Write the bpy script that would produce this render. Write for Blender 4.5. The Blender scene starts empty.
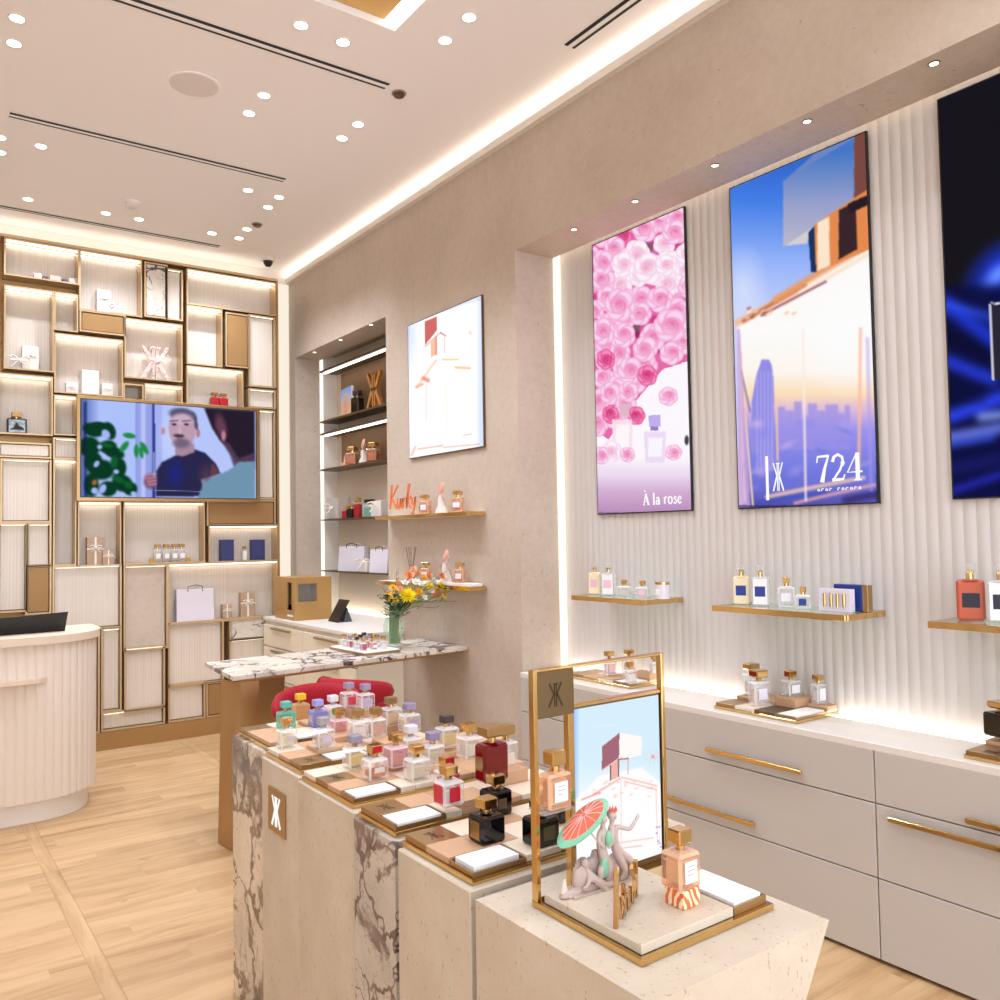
import bpy, bmesh, math, random
import numpy as np
from mathutils import Vector, Matrix
random.seed(7)
R = math.radians
sc = bpy.context.scene
COL = sc.collection

# ------------------------------------------------------------------ camera
CAM = np.array([0.0, 0.0, 1.6]); FPX = 851.16
def _rot(yw, p, r):
    cy, sy, cp, sp, cr, sr = math.cos(yw), math.sin(yw), math.cos(p), math.sin(p), math.cos(r), math.sin(r)
    f = np.array([sy*cp, cy*cp, sp]); rt = np.array([cy, -sy, 0]); up = np.cross(rt, f)
    return np.array([rt*cr+up*sr, -rt*sr+up*cr, -f])
CM = _rot(R(35.83), R(2.326), R(-0.987))
cam_d = bpy.data.cameras.new('camera'); cam = bpy.data.objects.new('camera', cam_d); COL.objects.link(cam)
cam_d.sensor_width = 36; cam_d.lens = 36*FPX/1000; cam_d.clip_start = .05
mw = Matrix([list(CM[:, i])+[CAM[i]] for i in range(3)]+[[0, 0, 0, 1]])
cam.matrix_world = mw; sc.camera = cam
def P(px, py, ax, v):
    """world point of the survey sight line (px,py) on the real plane axis=v"""
    d = CM.T @ np.array([(px-500)/FPX, -(py-500)/FPX, -1.0]); t = (v-CAM[ax])/d[ax]
    q = CAM+t*d; q[ax] = v
    return q
# ------------------------------------------------------------------ world / exposure
W = bpy.data.worlds.new('mall_daylight'); sc.world = W; W.use_nodes = True
W.node_tree.nodes['Background'].inputs[0].default_value = (.90, .97, 1.08, 1)
W.node_tree.nodes['Background'].inputs[1].default_value = 3.5
sc.view_settings.view_transform = 'Standard'; sc.view_settings.look = 'None'
sc.view_settings.exposure = 0.04; sc.view_settings.gamma = 1; sc.view_settings.use_curve_mapping = False
try:
    sc.cycles.use_denoising = True
    sc.cycles.max_bounces = 9; sc.cycles.transparent_max_bounces = 24; sc.cycles.sample_clamp_indirect = 6
    sc.cycles.caustics_refractive = False; sc.cycles.caustics_reflective = False
except Exception: pass
SPOT_W = 30.5; COVE_W = 1.0
# ------------------------------------------------------------------ colour + materials
def s2l(c):
    return tuple(((x/12.92) if x <= .04045 else ((x+.055)/1.055)**2.4) for x in c)
def C8(r, g, b): return s2l((r/255, g/255, b/255))
MATS = {}
def mat(name, col, rough=.5, metal=0, **k):
    if name in MATS: return MATS[name]
    m = bpy.data.materials.new(name); m.use_nodes = True; b = m.node_tree.nodes['Principled BSDF']
    b.inputs['Base Color'].default_value = (*C8(*col), 1); b.inputs['Roughness'].default_value = rough
    b.inputs['Metallic'].default_value = metal
    for kk, v in k.items():
        b.inputs[kk.replace('_', ' ')].default_value = v
    MATS[name] = m; return m
def emis(name, col, s):
    if name in MATS: return MATS[name]
    m = bpy.data.materials.new(name); m.use_nodes = True; nt = m.node_tree; nt.nodes.clear()
    e = nt.nodes.new('ShaderNodeEmission'); o = nt.nodes.new('ShaderNodeOutputMaterial')
    e.inputs[0].default_value = (*C8(*col), 1); e.inputs[1].default_value = s
    nt.links.new(e.outputs[0], o.inputs[0]); MATS[name] = m; return m
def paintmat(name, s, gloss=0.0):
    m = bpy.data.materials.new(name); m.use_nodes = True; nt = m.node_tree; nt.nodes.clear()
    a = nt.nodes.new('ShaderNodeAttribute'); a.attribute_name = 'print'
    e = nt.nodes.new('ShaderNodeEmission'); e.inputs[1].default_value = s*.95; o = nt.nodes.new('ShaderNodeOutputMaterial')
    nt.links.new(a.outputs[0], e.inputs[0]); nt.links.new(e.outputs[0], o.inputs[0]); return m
class N:
    def __init__(s, name, rough=.5, metal=0):
        s.m = bpy.data.materials.new(name); s.m.use_nodes = True; s.t = s.m.node_tree; s.b = s.t.nodes['Principled BSDF']
        s.b.inputs['Roughness'].default_value = rough; s.b.inputs['Metallic'].default_value = metal
        s.co = s.n('ShaderNodeTexCoord').outputs['Object']; MATS[name] = s.m
    def n(s, typ, inp={}, **props):
        x = s.t.nodes.new(typ)
        for k, v in props.items(): setattr(x, k, v)
        for k, v in inp.items():
            if hasattr(v, 'is_output') or hasattr(v, 'links'): s.t.links.new(v, x.inputs[k])
            else: x.inputs[k].default_value = v
        return x
    def ramp(s, fac, stops, interp='LINEAR'):
        x = s.n('ShaderNodeValToRGB', {'Fac': fac}); cr = x.color_ramp; cr.interpolation = interp
        while len(cr.elements) < len(stops): cr.elements.new(.5)
        for e, (p, c) in zip(cr.elements, stops): e.position = p; e.color = (*C8(*c), 1) if len(c) == 3 else c
        return x.outputs[0]
    def math(s, op, a, b=0.0, c=0.0):
        x = s.n('ShaderNodeMath', {0: a, 1: b, 2: c}, operation=op); return x.outputs[0]
    def mix(s, f, a, b, blend='MIX'):
        x = s.n('ShaderNodeMix', data_type='RGBA', blend_type=blend)
        for i, v in ((0, f), (6, a), (7, b)):
            if hasattr(v, 'links'): s.t.links.new(v, x.inputs[i])
            else: x.inputs[i].default_value = v if i == 0 else ((*C8(*v), 1) if len(v) == 3 else v)
        return x.outputs[2]
    def noise(s, scale, detail=4, rough=.55, vec=None, dist=0):
        return s.n('ShaderNodeTexNoise', {'Vector': vec or s.co, 'Scale': scale, 'Detail': detail, 'Roughness': rough, 'Distortion': dist})
    def scale(s, v, vec=None):
        return s.n('ShaderNodeMapping', {'Vector': vec or s.co, 'Scale': v}).outputs[0]
    def bump(s, h, st, d=.01):
        x = s.n('ShaderNodeBump', {'Height': h, 'Strength': st, 'Distance': d}); s.t.links.new(x.outputs[0], s.b.inputs['Normal'])
    def col(s, o): s.t.links.new(o, s.b.inputs['Base Color'])

def stone_wall():
    n = N('plaster_stone', .62); a = n.noise(1.3, 5, .6); b = n.noise(22, 5, .7); c = n.noise(60, 2, .5)
    v = n.math('ADD', n.math('MULTIPLY', a.outputs[0], .6), n.math('MULTIPLY', b.outputs[0], .4))
    k = n.ramp(v, [(.36, (190, 172, 154)), (.5, (200, 183, 166)), (.66, (209, 193, 177))])
    sp = n.ramp(n.noise(34, 3, .6).outputs[0], [(.0, (200, 186, 170)), (.27, (214, 200, 186)), (.33, (255, 255, 255))])
    n.col(n.mix(1.0, k, sp, 'MULTIPLY')); n.bump(c.outputs[0], .05); return n.m
def travertine():
    n = N('travertine', .6); a = n.noise(5, 5, .6); b = n.noise(110, 4, .6, n.scale((1, 1, .5)))
    k = n.ramp(a.outputs[0], [(.3, (197, 180, 158)), (.55, (206, 191, 171)), (.75, (213, 200, 182))])
    sp = n.ramp(b.outputs[0], [(.0, (168, 146, 122)), (.30, (196, 178, 156)), (.38, (255, 255, 255))])
    n.col(n.mix(.8, k, sp, 'MULTIPLY')); n.bump(b.outputs[0], .08, .004); return n.m
def marble(name, base, vein, sc_, thr, warp=.35, seed=0.0, blot=.62):
    n = N(name, .22)
    mp = n.n('ShaderNodeMapping', {'Vector': n.co, 'Location': (seed, seed*.7, seed*1.3)}).outputs[0]
    w = n.noise(sc_*.8, 4, .6, mp)
    vv = n.n('ShaderNodeVectorMath', {0: mp, 1: n.n('ShaderNodeVectorMath', {0: w.outputs[1], 3: warp}, operation='SCALE').outputs[0]}, operation='ADD').outputs[0]
    v1 = n.n('ShaderNodeTexVoronoi', {'Vector': vv, 'Scale': sc_}, feature='DISTANCE_TO_EDGE')
    v2 = n.n('ShaderNodeTexVoronoi', {'Vector': vv, 'Scale': sc_*2.7}, feature='DISTANCE_TO_EDGE')
    patch = n.noise(sc_*.55, 3, .6, mp)
    pf = n.math('SUBTRACT', patch.outputs[0], .38)
    t1 = n.math('MULTIPLY', pf, thr)
    f1 = n.math('SMOOTH_MIN', n.math('MAXIMUM', n.math('SUBTRACT', 1.0, n.math('DIVIDE', v1.outputs[0], n.math('MAXIMUM', t1, .004))), 0.0), 1.0, .05)
    f2 = n.math('MULTIPLY', n.math('MAXIMUM', n.math('SUBTRACT', 1.0, n.math('DIVIDE', v2.outputs[0], n.math('MAXIMUM', n.math('MULTIPLY', t1, .5), .002))), 0.0), .35)
    f = n.math('MINIMUM', n.math('MULTIPLY', n.math('ADD', f1, f2), 1.7), 1.0)
    bl = n.ramp(n.noise(sc_*1.1, 6, .68, mp, .8).outputs[0], [(blot, (0, 0, 0)), (blot+.05, (255, 255, 255))])
    f = n.math('MAXIMUM', f, n.math('MULTIPLY', n.n('ShaderNodeSeparateColor', {0: bl}).outputs[0], .95))
    cl = n.ramp(n.noise(sc_*.9, 5, .6, mp).outputs[0], [(.3, tuple(int(c*.86) for c in base)), (.6, base)])
    dk = n.ramp(n.noise(sc_*3, 4, .6, mp).outputs[0], [(.35, vein), (.7, tuple(min(255, int(c*1.5)+10) for c in vein))])
    n.col(n.mix(f, cl, dk)); return n.m
def fabricpanel():
    n = N('ribbed_panel', .55)
    x = n.n('ShaderNodeSeparateXYZ', {0: n.co}).outputs[0]
    w = n.math('SINE', n.math('MULTIPLY', x, 2*math.pi/.021))
    r = n.noise(1, 2, .5, n.scale((90, 1, .6)))
    n.col(n.ramp(r.outputs[0], [(.3, (218, 204, 190)), (.7, (228, 216, 202))]))
    n.bump(w, .10, .004); return n.m
def oak():
    n = N('oak_parquet', .38)
    s = n.n('ShaderNodeSeparateXYZ', {0: n.co}); x, y = s.outputs[0], s.outputs[1]
    D = 1.27; w = .066
    fx = n.math('FRACT', n.math('DIVIDE', n.math('SUBTRACT', x, -5.715), D))
    strip = n.math('LESS_THAN', fx, w/D)
    fy = n.math('FRACT', n.math('DIVIDE', n.math('ADD', y, 6.0+.12), D*1.0))
    stripy = n.math('LESS_THAN', fy, w/D)
    cellx = n.math('FLOOR', n.math('DIVIDE', n.math('SUBTRACT', x, -5.715), D))
    row = n.math('FLOOR', n.math('DIVIDE', y, .118))
    jit = n.math('MULTIPLY', row, 3.17)
    half = n.math('FLOOR', n.math('ADD', n.math('MULTIPLY', fx, 1.0), n.math('FRACT', n.math('MULTIPLY', row, .37))))
    idn = n.n('ShaderNodeCombineXYZ', {0: n.math('ADD', cellx, half), 1: row, 2: 0.0}).outputs[0]
    rnd = n.n('ShaderNodeTexWhiteNoise', {'Vector': idn}, noise_dimensions='3D').outputs[0]
    off = n.n('ShaderNodeCombineXYZ', {0: n.math('MULTIPLY', rnd, 30.0), 1: n.math('MULTIPLY', rnd, 11.0), 2: 0.0}).outputs[0]
    v = n.n('ShaderNodeVectorMath', {0: n.co, 1: off}, operation='ADD').outputs[0]
    g1 = n.noise(1, 6, .62, n.scale((1.2, 9, 1), v), .9)
    g2 = n.noise(1, 6, .62, n.scale((17, 1.6, 1), n.co), .6)
    g = n.mix(strip, g1.outputs[0], g2.outputs[0])
    c1 = n.ramp(g, [(.2, (158, 118, 78)), (.38, (189, 152, 109)), (.55, (205, 171, 129)), (.78, (216, 185, 145))])
    tone = n.ramp(rnd, [(0, (232, 226, 218)), (.5, (248, 244, 238)), (1, (255, 252, 247))])
    c2 = n.mix(n.math('SUBTRACT', 1.0, strip), c1, tone, 'MULTIPLY')
    c2 = n.mix(1.0, c1, c2) if False else n.mix(1.0, c1, tone, 'MULTIPLY')
    kn = n.ramp(n.noise(3.2, 3, .5).outputs[0], [(.26, (150, 105, 62)), (.31, (255, 255, 255))])
    c2 = n.mix(.55, c2, kn, 'MULTIPLY')
    e1 = n.math('LESS_THAN', n.math('FRACT', n.math('DIVIDE', y, .118)), .022)
    e1 = n.math('MULTIPLY', e1, n.math('SUBTRACT', 1.0, strip))
    e2 = n.math('LESS_THAN', n.math('ABSOLUTE', n.math('SUBTRACT', fx, w/D)), .0022)
    e3 = n.math('LESS_THAN', fx, .003)
    e = n.math('MAXIMUM', n.math('MAXIMUM', n.math('MULTIPLY', e1, .45), e2), e3)
    n.col(n.mix(n.math('MULTIPLY', e, .4), c2, (130, 94, 58)))
    n.t.links.new(n.ramp(g, [(.3, (.42, .42, .42, 1)), (.7, (.33, .33, .33, 1))]), n.b.inputs['Roughness'])
    n.bump(g, .05, .002); return n.m
def velvet():
    n = N('red_velvet', .85); n.b.inputs['Base Color'].default_value = (*C8(158, 4, 28), 1)
    n.b.inputs['Sheen Weight'].default_value = .15; n.b.inputs['Sheen Tint'].default_value = (1, .3, .35, 1); return n.m
def glass(name, tint=(255, 255, 255), fac=.07, white=(250, 248, 250), edge=.5):
    """clear bottle glass: coloured see-through core with glossy reflecting facets"""
    if name in MATS: return MATS[name]
    m = bpy.data.materials.new(name); m.use_nodes = True; nt = m.node_tree; nt.nodes.clear(); L = nt.links
    t = nt.nodes.new('ShaderNodeBsdfTransparent'); t.inputs[0].default_value = (*C8(*tint), 1)
    p = nt.nodes.new('ShaderNodeBsdfPrincipled'); p.inputs['Base Color'].default_value = (*C8(*white), 1)
    p.inputs['Roughness'].default_value = .06; p.inputs['Specular IOR Level'].default_value = .9; p.inputs['Coat Weight'].default_value = .6
    lw = nt.nodes.new('ShaderNodeLayerWeight'); lw.inputs[0].default_value = .35
    mt = nt.nodes.new('ShaderNodeMath'); mt.operation = 'MULTIPLY_ADD'; mt.inputs[1].default_value = edge; mt.inputs[2].default_value = fac
    L.new(lw.outputs['Facing'], mt.inputs[0]); mt.use_clamp = True
    x = nt.nodes.new('ShaderNodeMixShader'); o = nt.nodes.new('ShaderNodeOutputMaterial')
    L.new(mt.outputs[0], x.inputs[0]); L.new(t.outputs[0], x.inputs[1]); L.new(p.outputs[0], x.inputs[2]); L.new(x.outputs[0], o.inputs[0])
    MATS[name] = m; return m

M_WALL = stone_wall(); M_TRAV = travertine(); M_OAK = oak(); M_RIB = fabricpanel(); M_VELVET = velvet()
M_MARB = marble('violet_marble', (226, 216, 202), (62, 50, 54), 3.2, .3, .6, 1.7, .56)
M_MARB2 = marble('brown_veined_marble', (222, 208, 190), (96, 80, 70), 3.6, .5, .55, 5.2, .53)
M_MARB3 = marble('grey_veined_marble', (206, 196, 184), (84, 70, 66), 4.6, .5, .5, 9.1, .56)
M_CEIL = mat('ceiling_paint', (251, 246, 243), .8)
M_WHITE = mat('white_paint', (236, 228, 218), .7)
M_FLUTE = mat('fluted_cream', (212, 206, 202), .6)
M_DESK = mat('desk_cream', (226, 212, 198), .55)
M_DESKTOP = mat('desk_top', (222, 202, 180), .45)
M_CAB = mat('cabinet_lacquer', (193, 185, 177), .5)
M_CABTOP = mat('cabinet_top', (228, 220, 212), .4)
M_BRASS = mat('polished_brass', (220, 184, 122), .1, 1)
M_BRASSD = mat('antique_brass', (178, 144, 98), .28, .9)
M_BRONZE = mat('brushed_bronze', (176, 140, 92), .42, .75)
M_GFR = mat('pale_gold_frame', (206, 176, 136), .42, .6)
M_BRONZED = mat('dark_bronze', (118, 94, 66), .4, .8)
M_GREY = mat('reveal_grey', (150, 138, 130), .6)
M_DARK = mat('dark_slot', (28, 26, 28), .6)
M_BLACK = mat('black_plastic', (16, 15, 17), .35)
M_TAN = mat('tan_leather', (202, 160, 124), .5)
M_CREAM = mat('cream_tile', (232, 214, 192), .5)
M_CARD = mat('white_card', (250, 248, 246), .6)
M_LED = emis('led_white', (255, 244, 228), 5.0)
M_LEDH = emis('led_hot', (255, 238, 214), 7.0)
M_LAMP = emis('lamp_face', (255, 246, 232), 14.0)
M_LAMPS = emis('lamp_face_small', (255, 236, 205), 5.0)
M_SOFTLED = emis('led_warm_soft', (255, 232, 200), 1.25)
M_CLEAR = glass('clear_glass')
M_EDGE_GLINT = glass('glass_edge_glint', (255, 255, 255), .48, (255, 254, 255), .3)  # bright refraction at bottle edges, put into a whitish edge colour
M_ACRYL = glass('acrylic', (250, 252, 252), .06, (255, 255, 255), .35)
# ------------------------------------------------------------------ mesh builder
class MB:
    def __init__(s): s.b = bmesh.new(); s.mi = 0
    def _tag(s, n0):
        s.b.faces.ensure_lookup_table()
        for f in s.b.faces[n0:]: f.material_index = s.mi
    def box(s, x0, x1, y0, y1, z0, z1, bev=0, seg=1, mtx=None):
        n0 = len(s.b.faces)
        r = bmesh.ops.create_cube(s.b, size=1); vs = r['verts']
        for v in vs: v.co = Vector(((x0+x1)/2+v.co.x*(x1-x0), (y0+y1)/2+v.co.y*(y1-y0), (z0+z1)/2+v.co.z*(z1-z0)))
        if bev:
            es = list({e for v in vs for e in v.link_edges})
            rr = bmesh.ops.bevel(s.b, geom=es, offset=bev, segments=seg, affect='EDGES', profile=.5)
            vs = list({v for f in rr['faces'] for v in f.verts} | {v for v in vs if v.is_valid})
        if mtx is not None:
            for v in vs: v.co = mtx @ v.co
        s._tag(n0); return s
    def hexa(s, p):
        n0 = len(s.b.faces); v = [s.b.verts.new(q) for q in p]
        for f in ((0, 3, 2, 1), (4, 5, 6, 7), (0, 1, 5, 4), (1, 2, 6, 5), (2, 3, 7, 6), (3, 0, 4, 7)): s.b.faces.new([v[i] for i in f])
        s._tag(n0); return s
    def cyl(s, c, r, h, seg=20, r2=None, axis='z', bev=0):
        n0 = len(s.b.faces); r2 = r if r2 is None else r2
        rr = bmesh.ops.create_cone(s.b, cap_ends=True, segments=seg, radius1=r, radius2=r2, depth=h)
        for v in rr['verts']:
            q = Vector((v.co.x, v.co.y, v.co.z+h/2))
            if axis == 'x': q = Vector((q.z, q.x, q.y))
            if axis == 'y': q = Vector((q.x, q.z, q.y))
            v.co = q+Vector(c)
        s._tag(n0); return s
    def lathe(s, prof, seg=24, c=(0, 0, 0), sx=1, sy=1, rip=0, nr=0):
        n0 = len(s.b.faces); rings = []
        for r, z in prof:
            ring = []
            for i in range(seg):
                a = 2*math.pi*i/seg; rr = r*(1+rip*math.cos(nr*a))
                ring.append(s.b.verts.new((c[0]+rr*sx*math.cos(a), c[1]+rr*sy*math.sin(a), c[2]+z)))
            rings.append(ring)
        for a, b in zip(rings, rings[1:]):
            for i in range(seg): s.b.faces.new((a[i], a[(i+1) % seg], b[(i+1) % seg], b[i]))
        if prof[0][0] > 1e-5: s.b.faces.new(rings[0][::-1])
        if prof[-1][0] > 1e-5: s.b.faces.new(rings[-1])
        s._tag(n0); return s
    def prism(s, poly, d0, d1, to3):
        """poly: 2D points; to3(a,b,d)->3D"""
        n0 = len(s.b.faces); A = [s.b.verts.new(to3(a, b, d0)) for a, b in poly]; B = [s.b.verts.new(to3(a, b, d1)) for a, b in poly]
        try: s.b.faces.new(A[::-1]); s.b.faces.new(B)
        except ValueError: pass
        n = len(poly)
        for i in range(n): s.b.faces.new((A[i], A[(i+1) % n], B[(i+1) % n], B[i]))
        s._tag(n0); return s
    def tube(s, pts, r, seg=8, r2=None):
        n0 = len(s.b.faces); pts = [Vector(p) for p in pts]; rings = []; n = len(pts)
        up = Vector((0, 0, 1))
        for i, p in enumerate(pts):
            t = (pts[min(i+1, n-1)]-pts[max(i-1, 0)]).normalized()
            u = t.cross(up)
            if u.length < .05: u = t.cross(Vector((0, 1, 0)))
            u.normalize(); w = u.cross(t).normalized()
            rr = r if r2 is None else r+(r2-r)*i/(n-1)
            rings.append([s.b.verts.new(p+rr*(math.cos(a)*u+math.sin(a)*w)) for a in (2*math.pi*k/seg for k in range(seg))])
        for a, b in zip(rings, rings[1:]):
            for i in range(seg): s.b.faces.new((a[i], a[(i+1) % seg], b[(i+1) % seg], b[i]))
        s.b.faces.new(rings[0][::-1]); s.b.faces.new(rings[-1]); s._tag(n0); return s
    def ball(s, c, r, sub=2):
        n0 = len(s.b.faces); r = (r, r, r) if not hasattr(r, '__len__') else r
        rr = bmesh.ops.create_icosphere(s.b, subdivisions=sub, radius=1)
        for v in rr['verts']: v.co = Vector((c[0]+v.co.x*r[0], c[1]+v.co.y*r[1], c[2]+v.co.z*r[2]))
        s._tag(n0); return s
    def mesh(s, name, mats, smooth=False):
        bmesh.ops.recalc_face_normals(s.b, faces=s.b.faces[:])
        me = bpy.data.meshes.new(name); s.b.to_mesh(me); s.b.free()
        for m in (mats if isinstance(mats, (list, tuple)) else [mats]): me.materials.append(m)
        if smooth:
            me.polygons.foreach_set('use_smooth', [True]*len(me.polygons))
            try: me.set_sharp_from_angle(angle=R(38))
            except Exception: pass
        return me
def link(name, me, parent=None, loc=None, label=None):
    o = bpy.data.objects.new(name, me); COL.objects.link(o)
    if parent is not None: o.parent = parent
    if loc is not None: o.location = loc
    if label: o['label'] = label
    return o
def struct(name, mb, m, smooth=False):
    o = link(name, mb.mesh(name, m, smooth)); o['kind'] = 'structure'; return o
def thing(name, label, cat, loc=(0, 0, 0), rz=0, group=None):
    o = bpy.data.objects.new(name, None); COL.objects.link(o); o.empty_display_size = .05
    o.location = loc; o.rotation_euler = (0, 0, rz); o['label'] = label; o['category'] = cat
    if group: o['group'] = group
    return o
def tag(o, label, cat, group=None):
    o['label'] = label; o['category'] = cat
    if group: o['group'] = group
    return o
def part(root, name, mb, m, world=False, smooth=False, label=None):
    """world=True: the builder holds world coordinates; the part is stored relative to the thing's base"""
    if world:
        L = root.location
        for v in mb.b.verts: v.co = v.co-L
    return link(name, mb.mesh(name, m, smooth), root, label=label)
def solo(name, mb, m, label, cat, loc, group=None, smooth=False):
    for v in mb.b.verts: v.co = v.co-Vector(loc)
    o = link(name, mb.mesh(name, m, smooth), None, loc); return tag(o, label, cat, group)
# strokes drawn as flat ribbons with thickness: list of (polyline, w0, w1)
def ribbon(mb, line, w0, w1, to3, d0, d1):
    n = len(line); A = []; B = []
    for i, (x, y) in enumerate(line):
        x0, y0 = line[max(i-1, 0)]; x1, y1 = line[min(i+1, n-1)]
        dx, dy = x1-x0, y1-y0; l = math.hypot(dx, dy) or 1; w = (w0+(w1-w0)*i/max(n-1, 1))/2
        A.append((x-dy/l*w, y+dx/l*w)); B.append((x+dy/l*w, y-dx/l*w))
    for i in range(n-1): mb.prism([A[i], A[i+1], B[i+1], B[i]], d0, d1, to3)
def arc(cx, cy, rx, ry, a0, a1, n=10):
    return [(cx+rx*math.cos(R(a0+(a1-a0)*i/n)), cy+ry*math.sin(R(a0+(a1-a0)*i/n))) for i in range(n+1)]
LOGO = [([(.44, 0), (.44, 1)], .07, .07), ([(.56, 0), (.56, 1)], .07, .07), ([(.42, .52), (.12, 1)], .1, .1), ([(.42, .56), (.08, 0)], .12, .12),
        ([(.58, .52), (.88, 1)], .1, .1), ([(.58, .56), (.92, 0)], .12, .12), ([(.34, .97), (.66, .97)], .06, .06)]
def logo(mb, x0, y0, w, h, to3, d0, d1, k=1.0):
    for ln, a, b in LOGO: ribbon(mb, [(x0+x*w, y0+y*h) for x, y in ln], a*w*k, b*w*k, to3, d0, d1)
SCRIPT = {'K': (.62, [([(.08, 1), (.1, .5), (.04, 0)], .1, .1), ([(.6, .98), (.3, .62), (.1, .48)], .08, .08), ([(.12, .5), (.35, .3), (.6, .02)], .1, .08)]),
 'u': (.4, [([(0, .42), (.02, .15), (.1, .02), (.22, .1), (.28, .42)], .08, .08), ([(.28, .42), (.28, .1), (.36, .02), (.42, .12)], .08, .06)]),
 'r': (.3, [([(0, .1), (.06, .44), (.06, .0)], .07, .08), ([(.06, .28), (.14, .42), (.26, .4)], .08, .07)]),
 'k': (.42, [([(.02, .05), (.12, .6), (.2, .98), (.12, 1), (.08, .7), (.06, 0)], .07, .08), ([(.32, .48), (.16, .3), (.1, .24)], .07, .07), ([(.12, .26), (.26, .12), (.4, .02)], .08, .07)]),
 'y': (.4, [([(0, .42), (.03, .2), (.12, .12), (.24, .22), (.3, .44)], .08, .08), ([(.3, .44), (.26, .1), (.16, -.25), (.04, -.3), (.02, -.18)], .08, .06)])}
def script_word(mb, word, x0, y0, h, to3, d0, d1, slant=.12, adv=1.0):
    x = x0
    for ch in word:
        w, st = SCRIPT[ch]
        for ln, a, b in st: ribbon(mb, [(x+(px+py*slant)*h, y0+py*h) for px, py in ln], a*h, b*h, to3, d0, d1)
        x += w*h*adv
    return x

# ================================================================== SETTING
XW, XF, YB, ZC = 3.0, 3.34, 7.43, 4.05
struct('floor', MB().box(-3.3, 3.9, -3.2, YB+.1, -.1, 0), M_OAK)
CX0, CX1, CY0, CY1 = .75, 1.98, 1.9, 3.545
m = MB()
m.box(-3.3, CX0, -3.2, YB+.1, ZC, ZC+.05); m.box(CX1, 3.9, -3.2, YB+.1, ZC, ZC+.05)
m.box(CX0, CX1, -3.2, CY0, ZC, ZC+.05); m.box(CX0, CX1, CY1, YB+.1, ZC, ZC+.05); m.box(CX0-.1, CX1+.1, CY0-.1, CY1+.1, ZC+.2, ZC+.24)
for a in ((CX0-.03, CX0, CY0, CY1), (CX1, CX1+.03, CY0, CY1), (CX0, CX1, CY0-.03, CY0), (CX0, CX1, CY1, CY1+.03)): m.box(*a, ZC+.05, ZC+.2)
struct('ceiling', m, M_CEIL)
t = thing('ceiling_coffer', 'gold lined recess in the ceiling with a glowing white edge strip', 'ceiling panel', ((CX0+CX1)/2, (CY0+CY1)/2, ZC+.1))
part(t, 'gold_panel', MB().box(CX0+.004, CX1-.06, CY0+.004, CY1-.004, ZC+.035, ZC+.055), mat('gold_leaf', (226, 184, 112), .45, .3), True)
part(t, 'light_strip', MB().box(CX1-.055, CX1-.004, CY0+.004, CY1-.02, ZC+.05, ZC+.07), M_LEDH, True)
struct('wall_back', MB().box(-3.3, 3.9, YB, YB+.1, 0, ZC), M_WHITE)
struct('wall_left', MB().box(-3.3, -3.2, -3.2, YB, 0, ZC), M_WHITE)
NZ1, NY1, NZ2, NY2, NY3 = 3.278, 3.96, 3.235, 5.57, 7.3
XB2 = float(P(338, 500, 1, NY3)[0])
m = MB()
m.box(XW, 3.6, NY1, NY2, 0, 3.94); m.box(XW, 3.285, -3.2, NY1, NZ1, 3.94); m.box(XW, 3.24, NY2, NY3, NZ2, 3.94); m.box(XW, 3.24, NY3, YB, 0, 3.94)
m.box(3.24, 3.6, NY2, NY3, NZ2+.05, 3.94)
struct('wall_right', m, M_WALL)
m = MB(); m.box(XW+.02, 3.6, -3.2, YB, 3.94, ZC); m.box(XW-.03, XW+.02, -3.2, YB, 3.94, 3.965)
struct('trim_1', m, M_WHITE)
m = MB().box(XW-.035, XW-.028, -3.2, YB, 3.94, 3.988); struct('trim_2', m, M_WHITE)
t = thing('cove_light', 'hidden warm strip light in the ledge where right wall meets ceiling', 'strip light', (XW, 2.1, 3.966))
part(t, 'light_strip', MB().box(XW-.02, XW+.01, -3.1, YB-.02, 3.966, 3.982), emis('cove', (255, 243, 230), 6.5), True)
# fluted niche wall: true scalloped relief
def flutes(x, y0, y1, z0, z1, pitch, depth, thick=.03, n=8):
    cnt = max(1, round((y1-y0)/pitch)); p = (y1-y0)/cnt; pts = []
    for i in range(cnt):
        for k in range(n):
            u = k/n; pts.append((x+depth*(1-abs(math.sin(math.pi*u))), y0+(i+u)*p))
    pts.append((x+depth, y1)); return pts+[(x+thick, y1), (x+thick, y0)]
m = MB(); m.prism(flutes(XF, -3.2, NY1, 0, 3.5, .048, .0042, .06), .0, 3.5, lambda a, b, d: (a, b, d)); struct('wall_niche', m, M_FLUTE)
# niche 2 lining
m = MB(); m.box(XB2, XB2+.05, NY2, NY3+.02, 0, NZ2+.06); struct('wall_alcove_back', m, M_CREAM2 if False else mat('alcove_cream', (222, 206, 184), .6))
m = MB(); m.box(3.27, XB2, NY3, NY3+.02, 0, NZ2+.05); struct('wall_alcove_side', m, M_WHITE)
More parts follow.
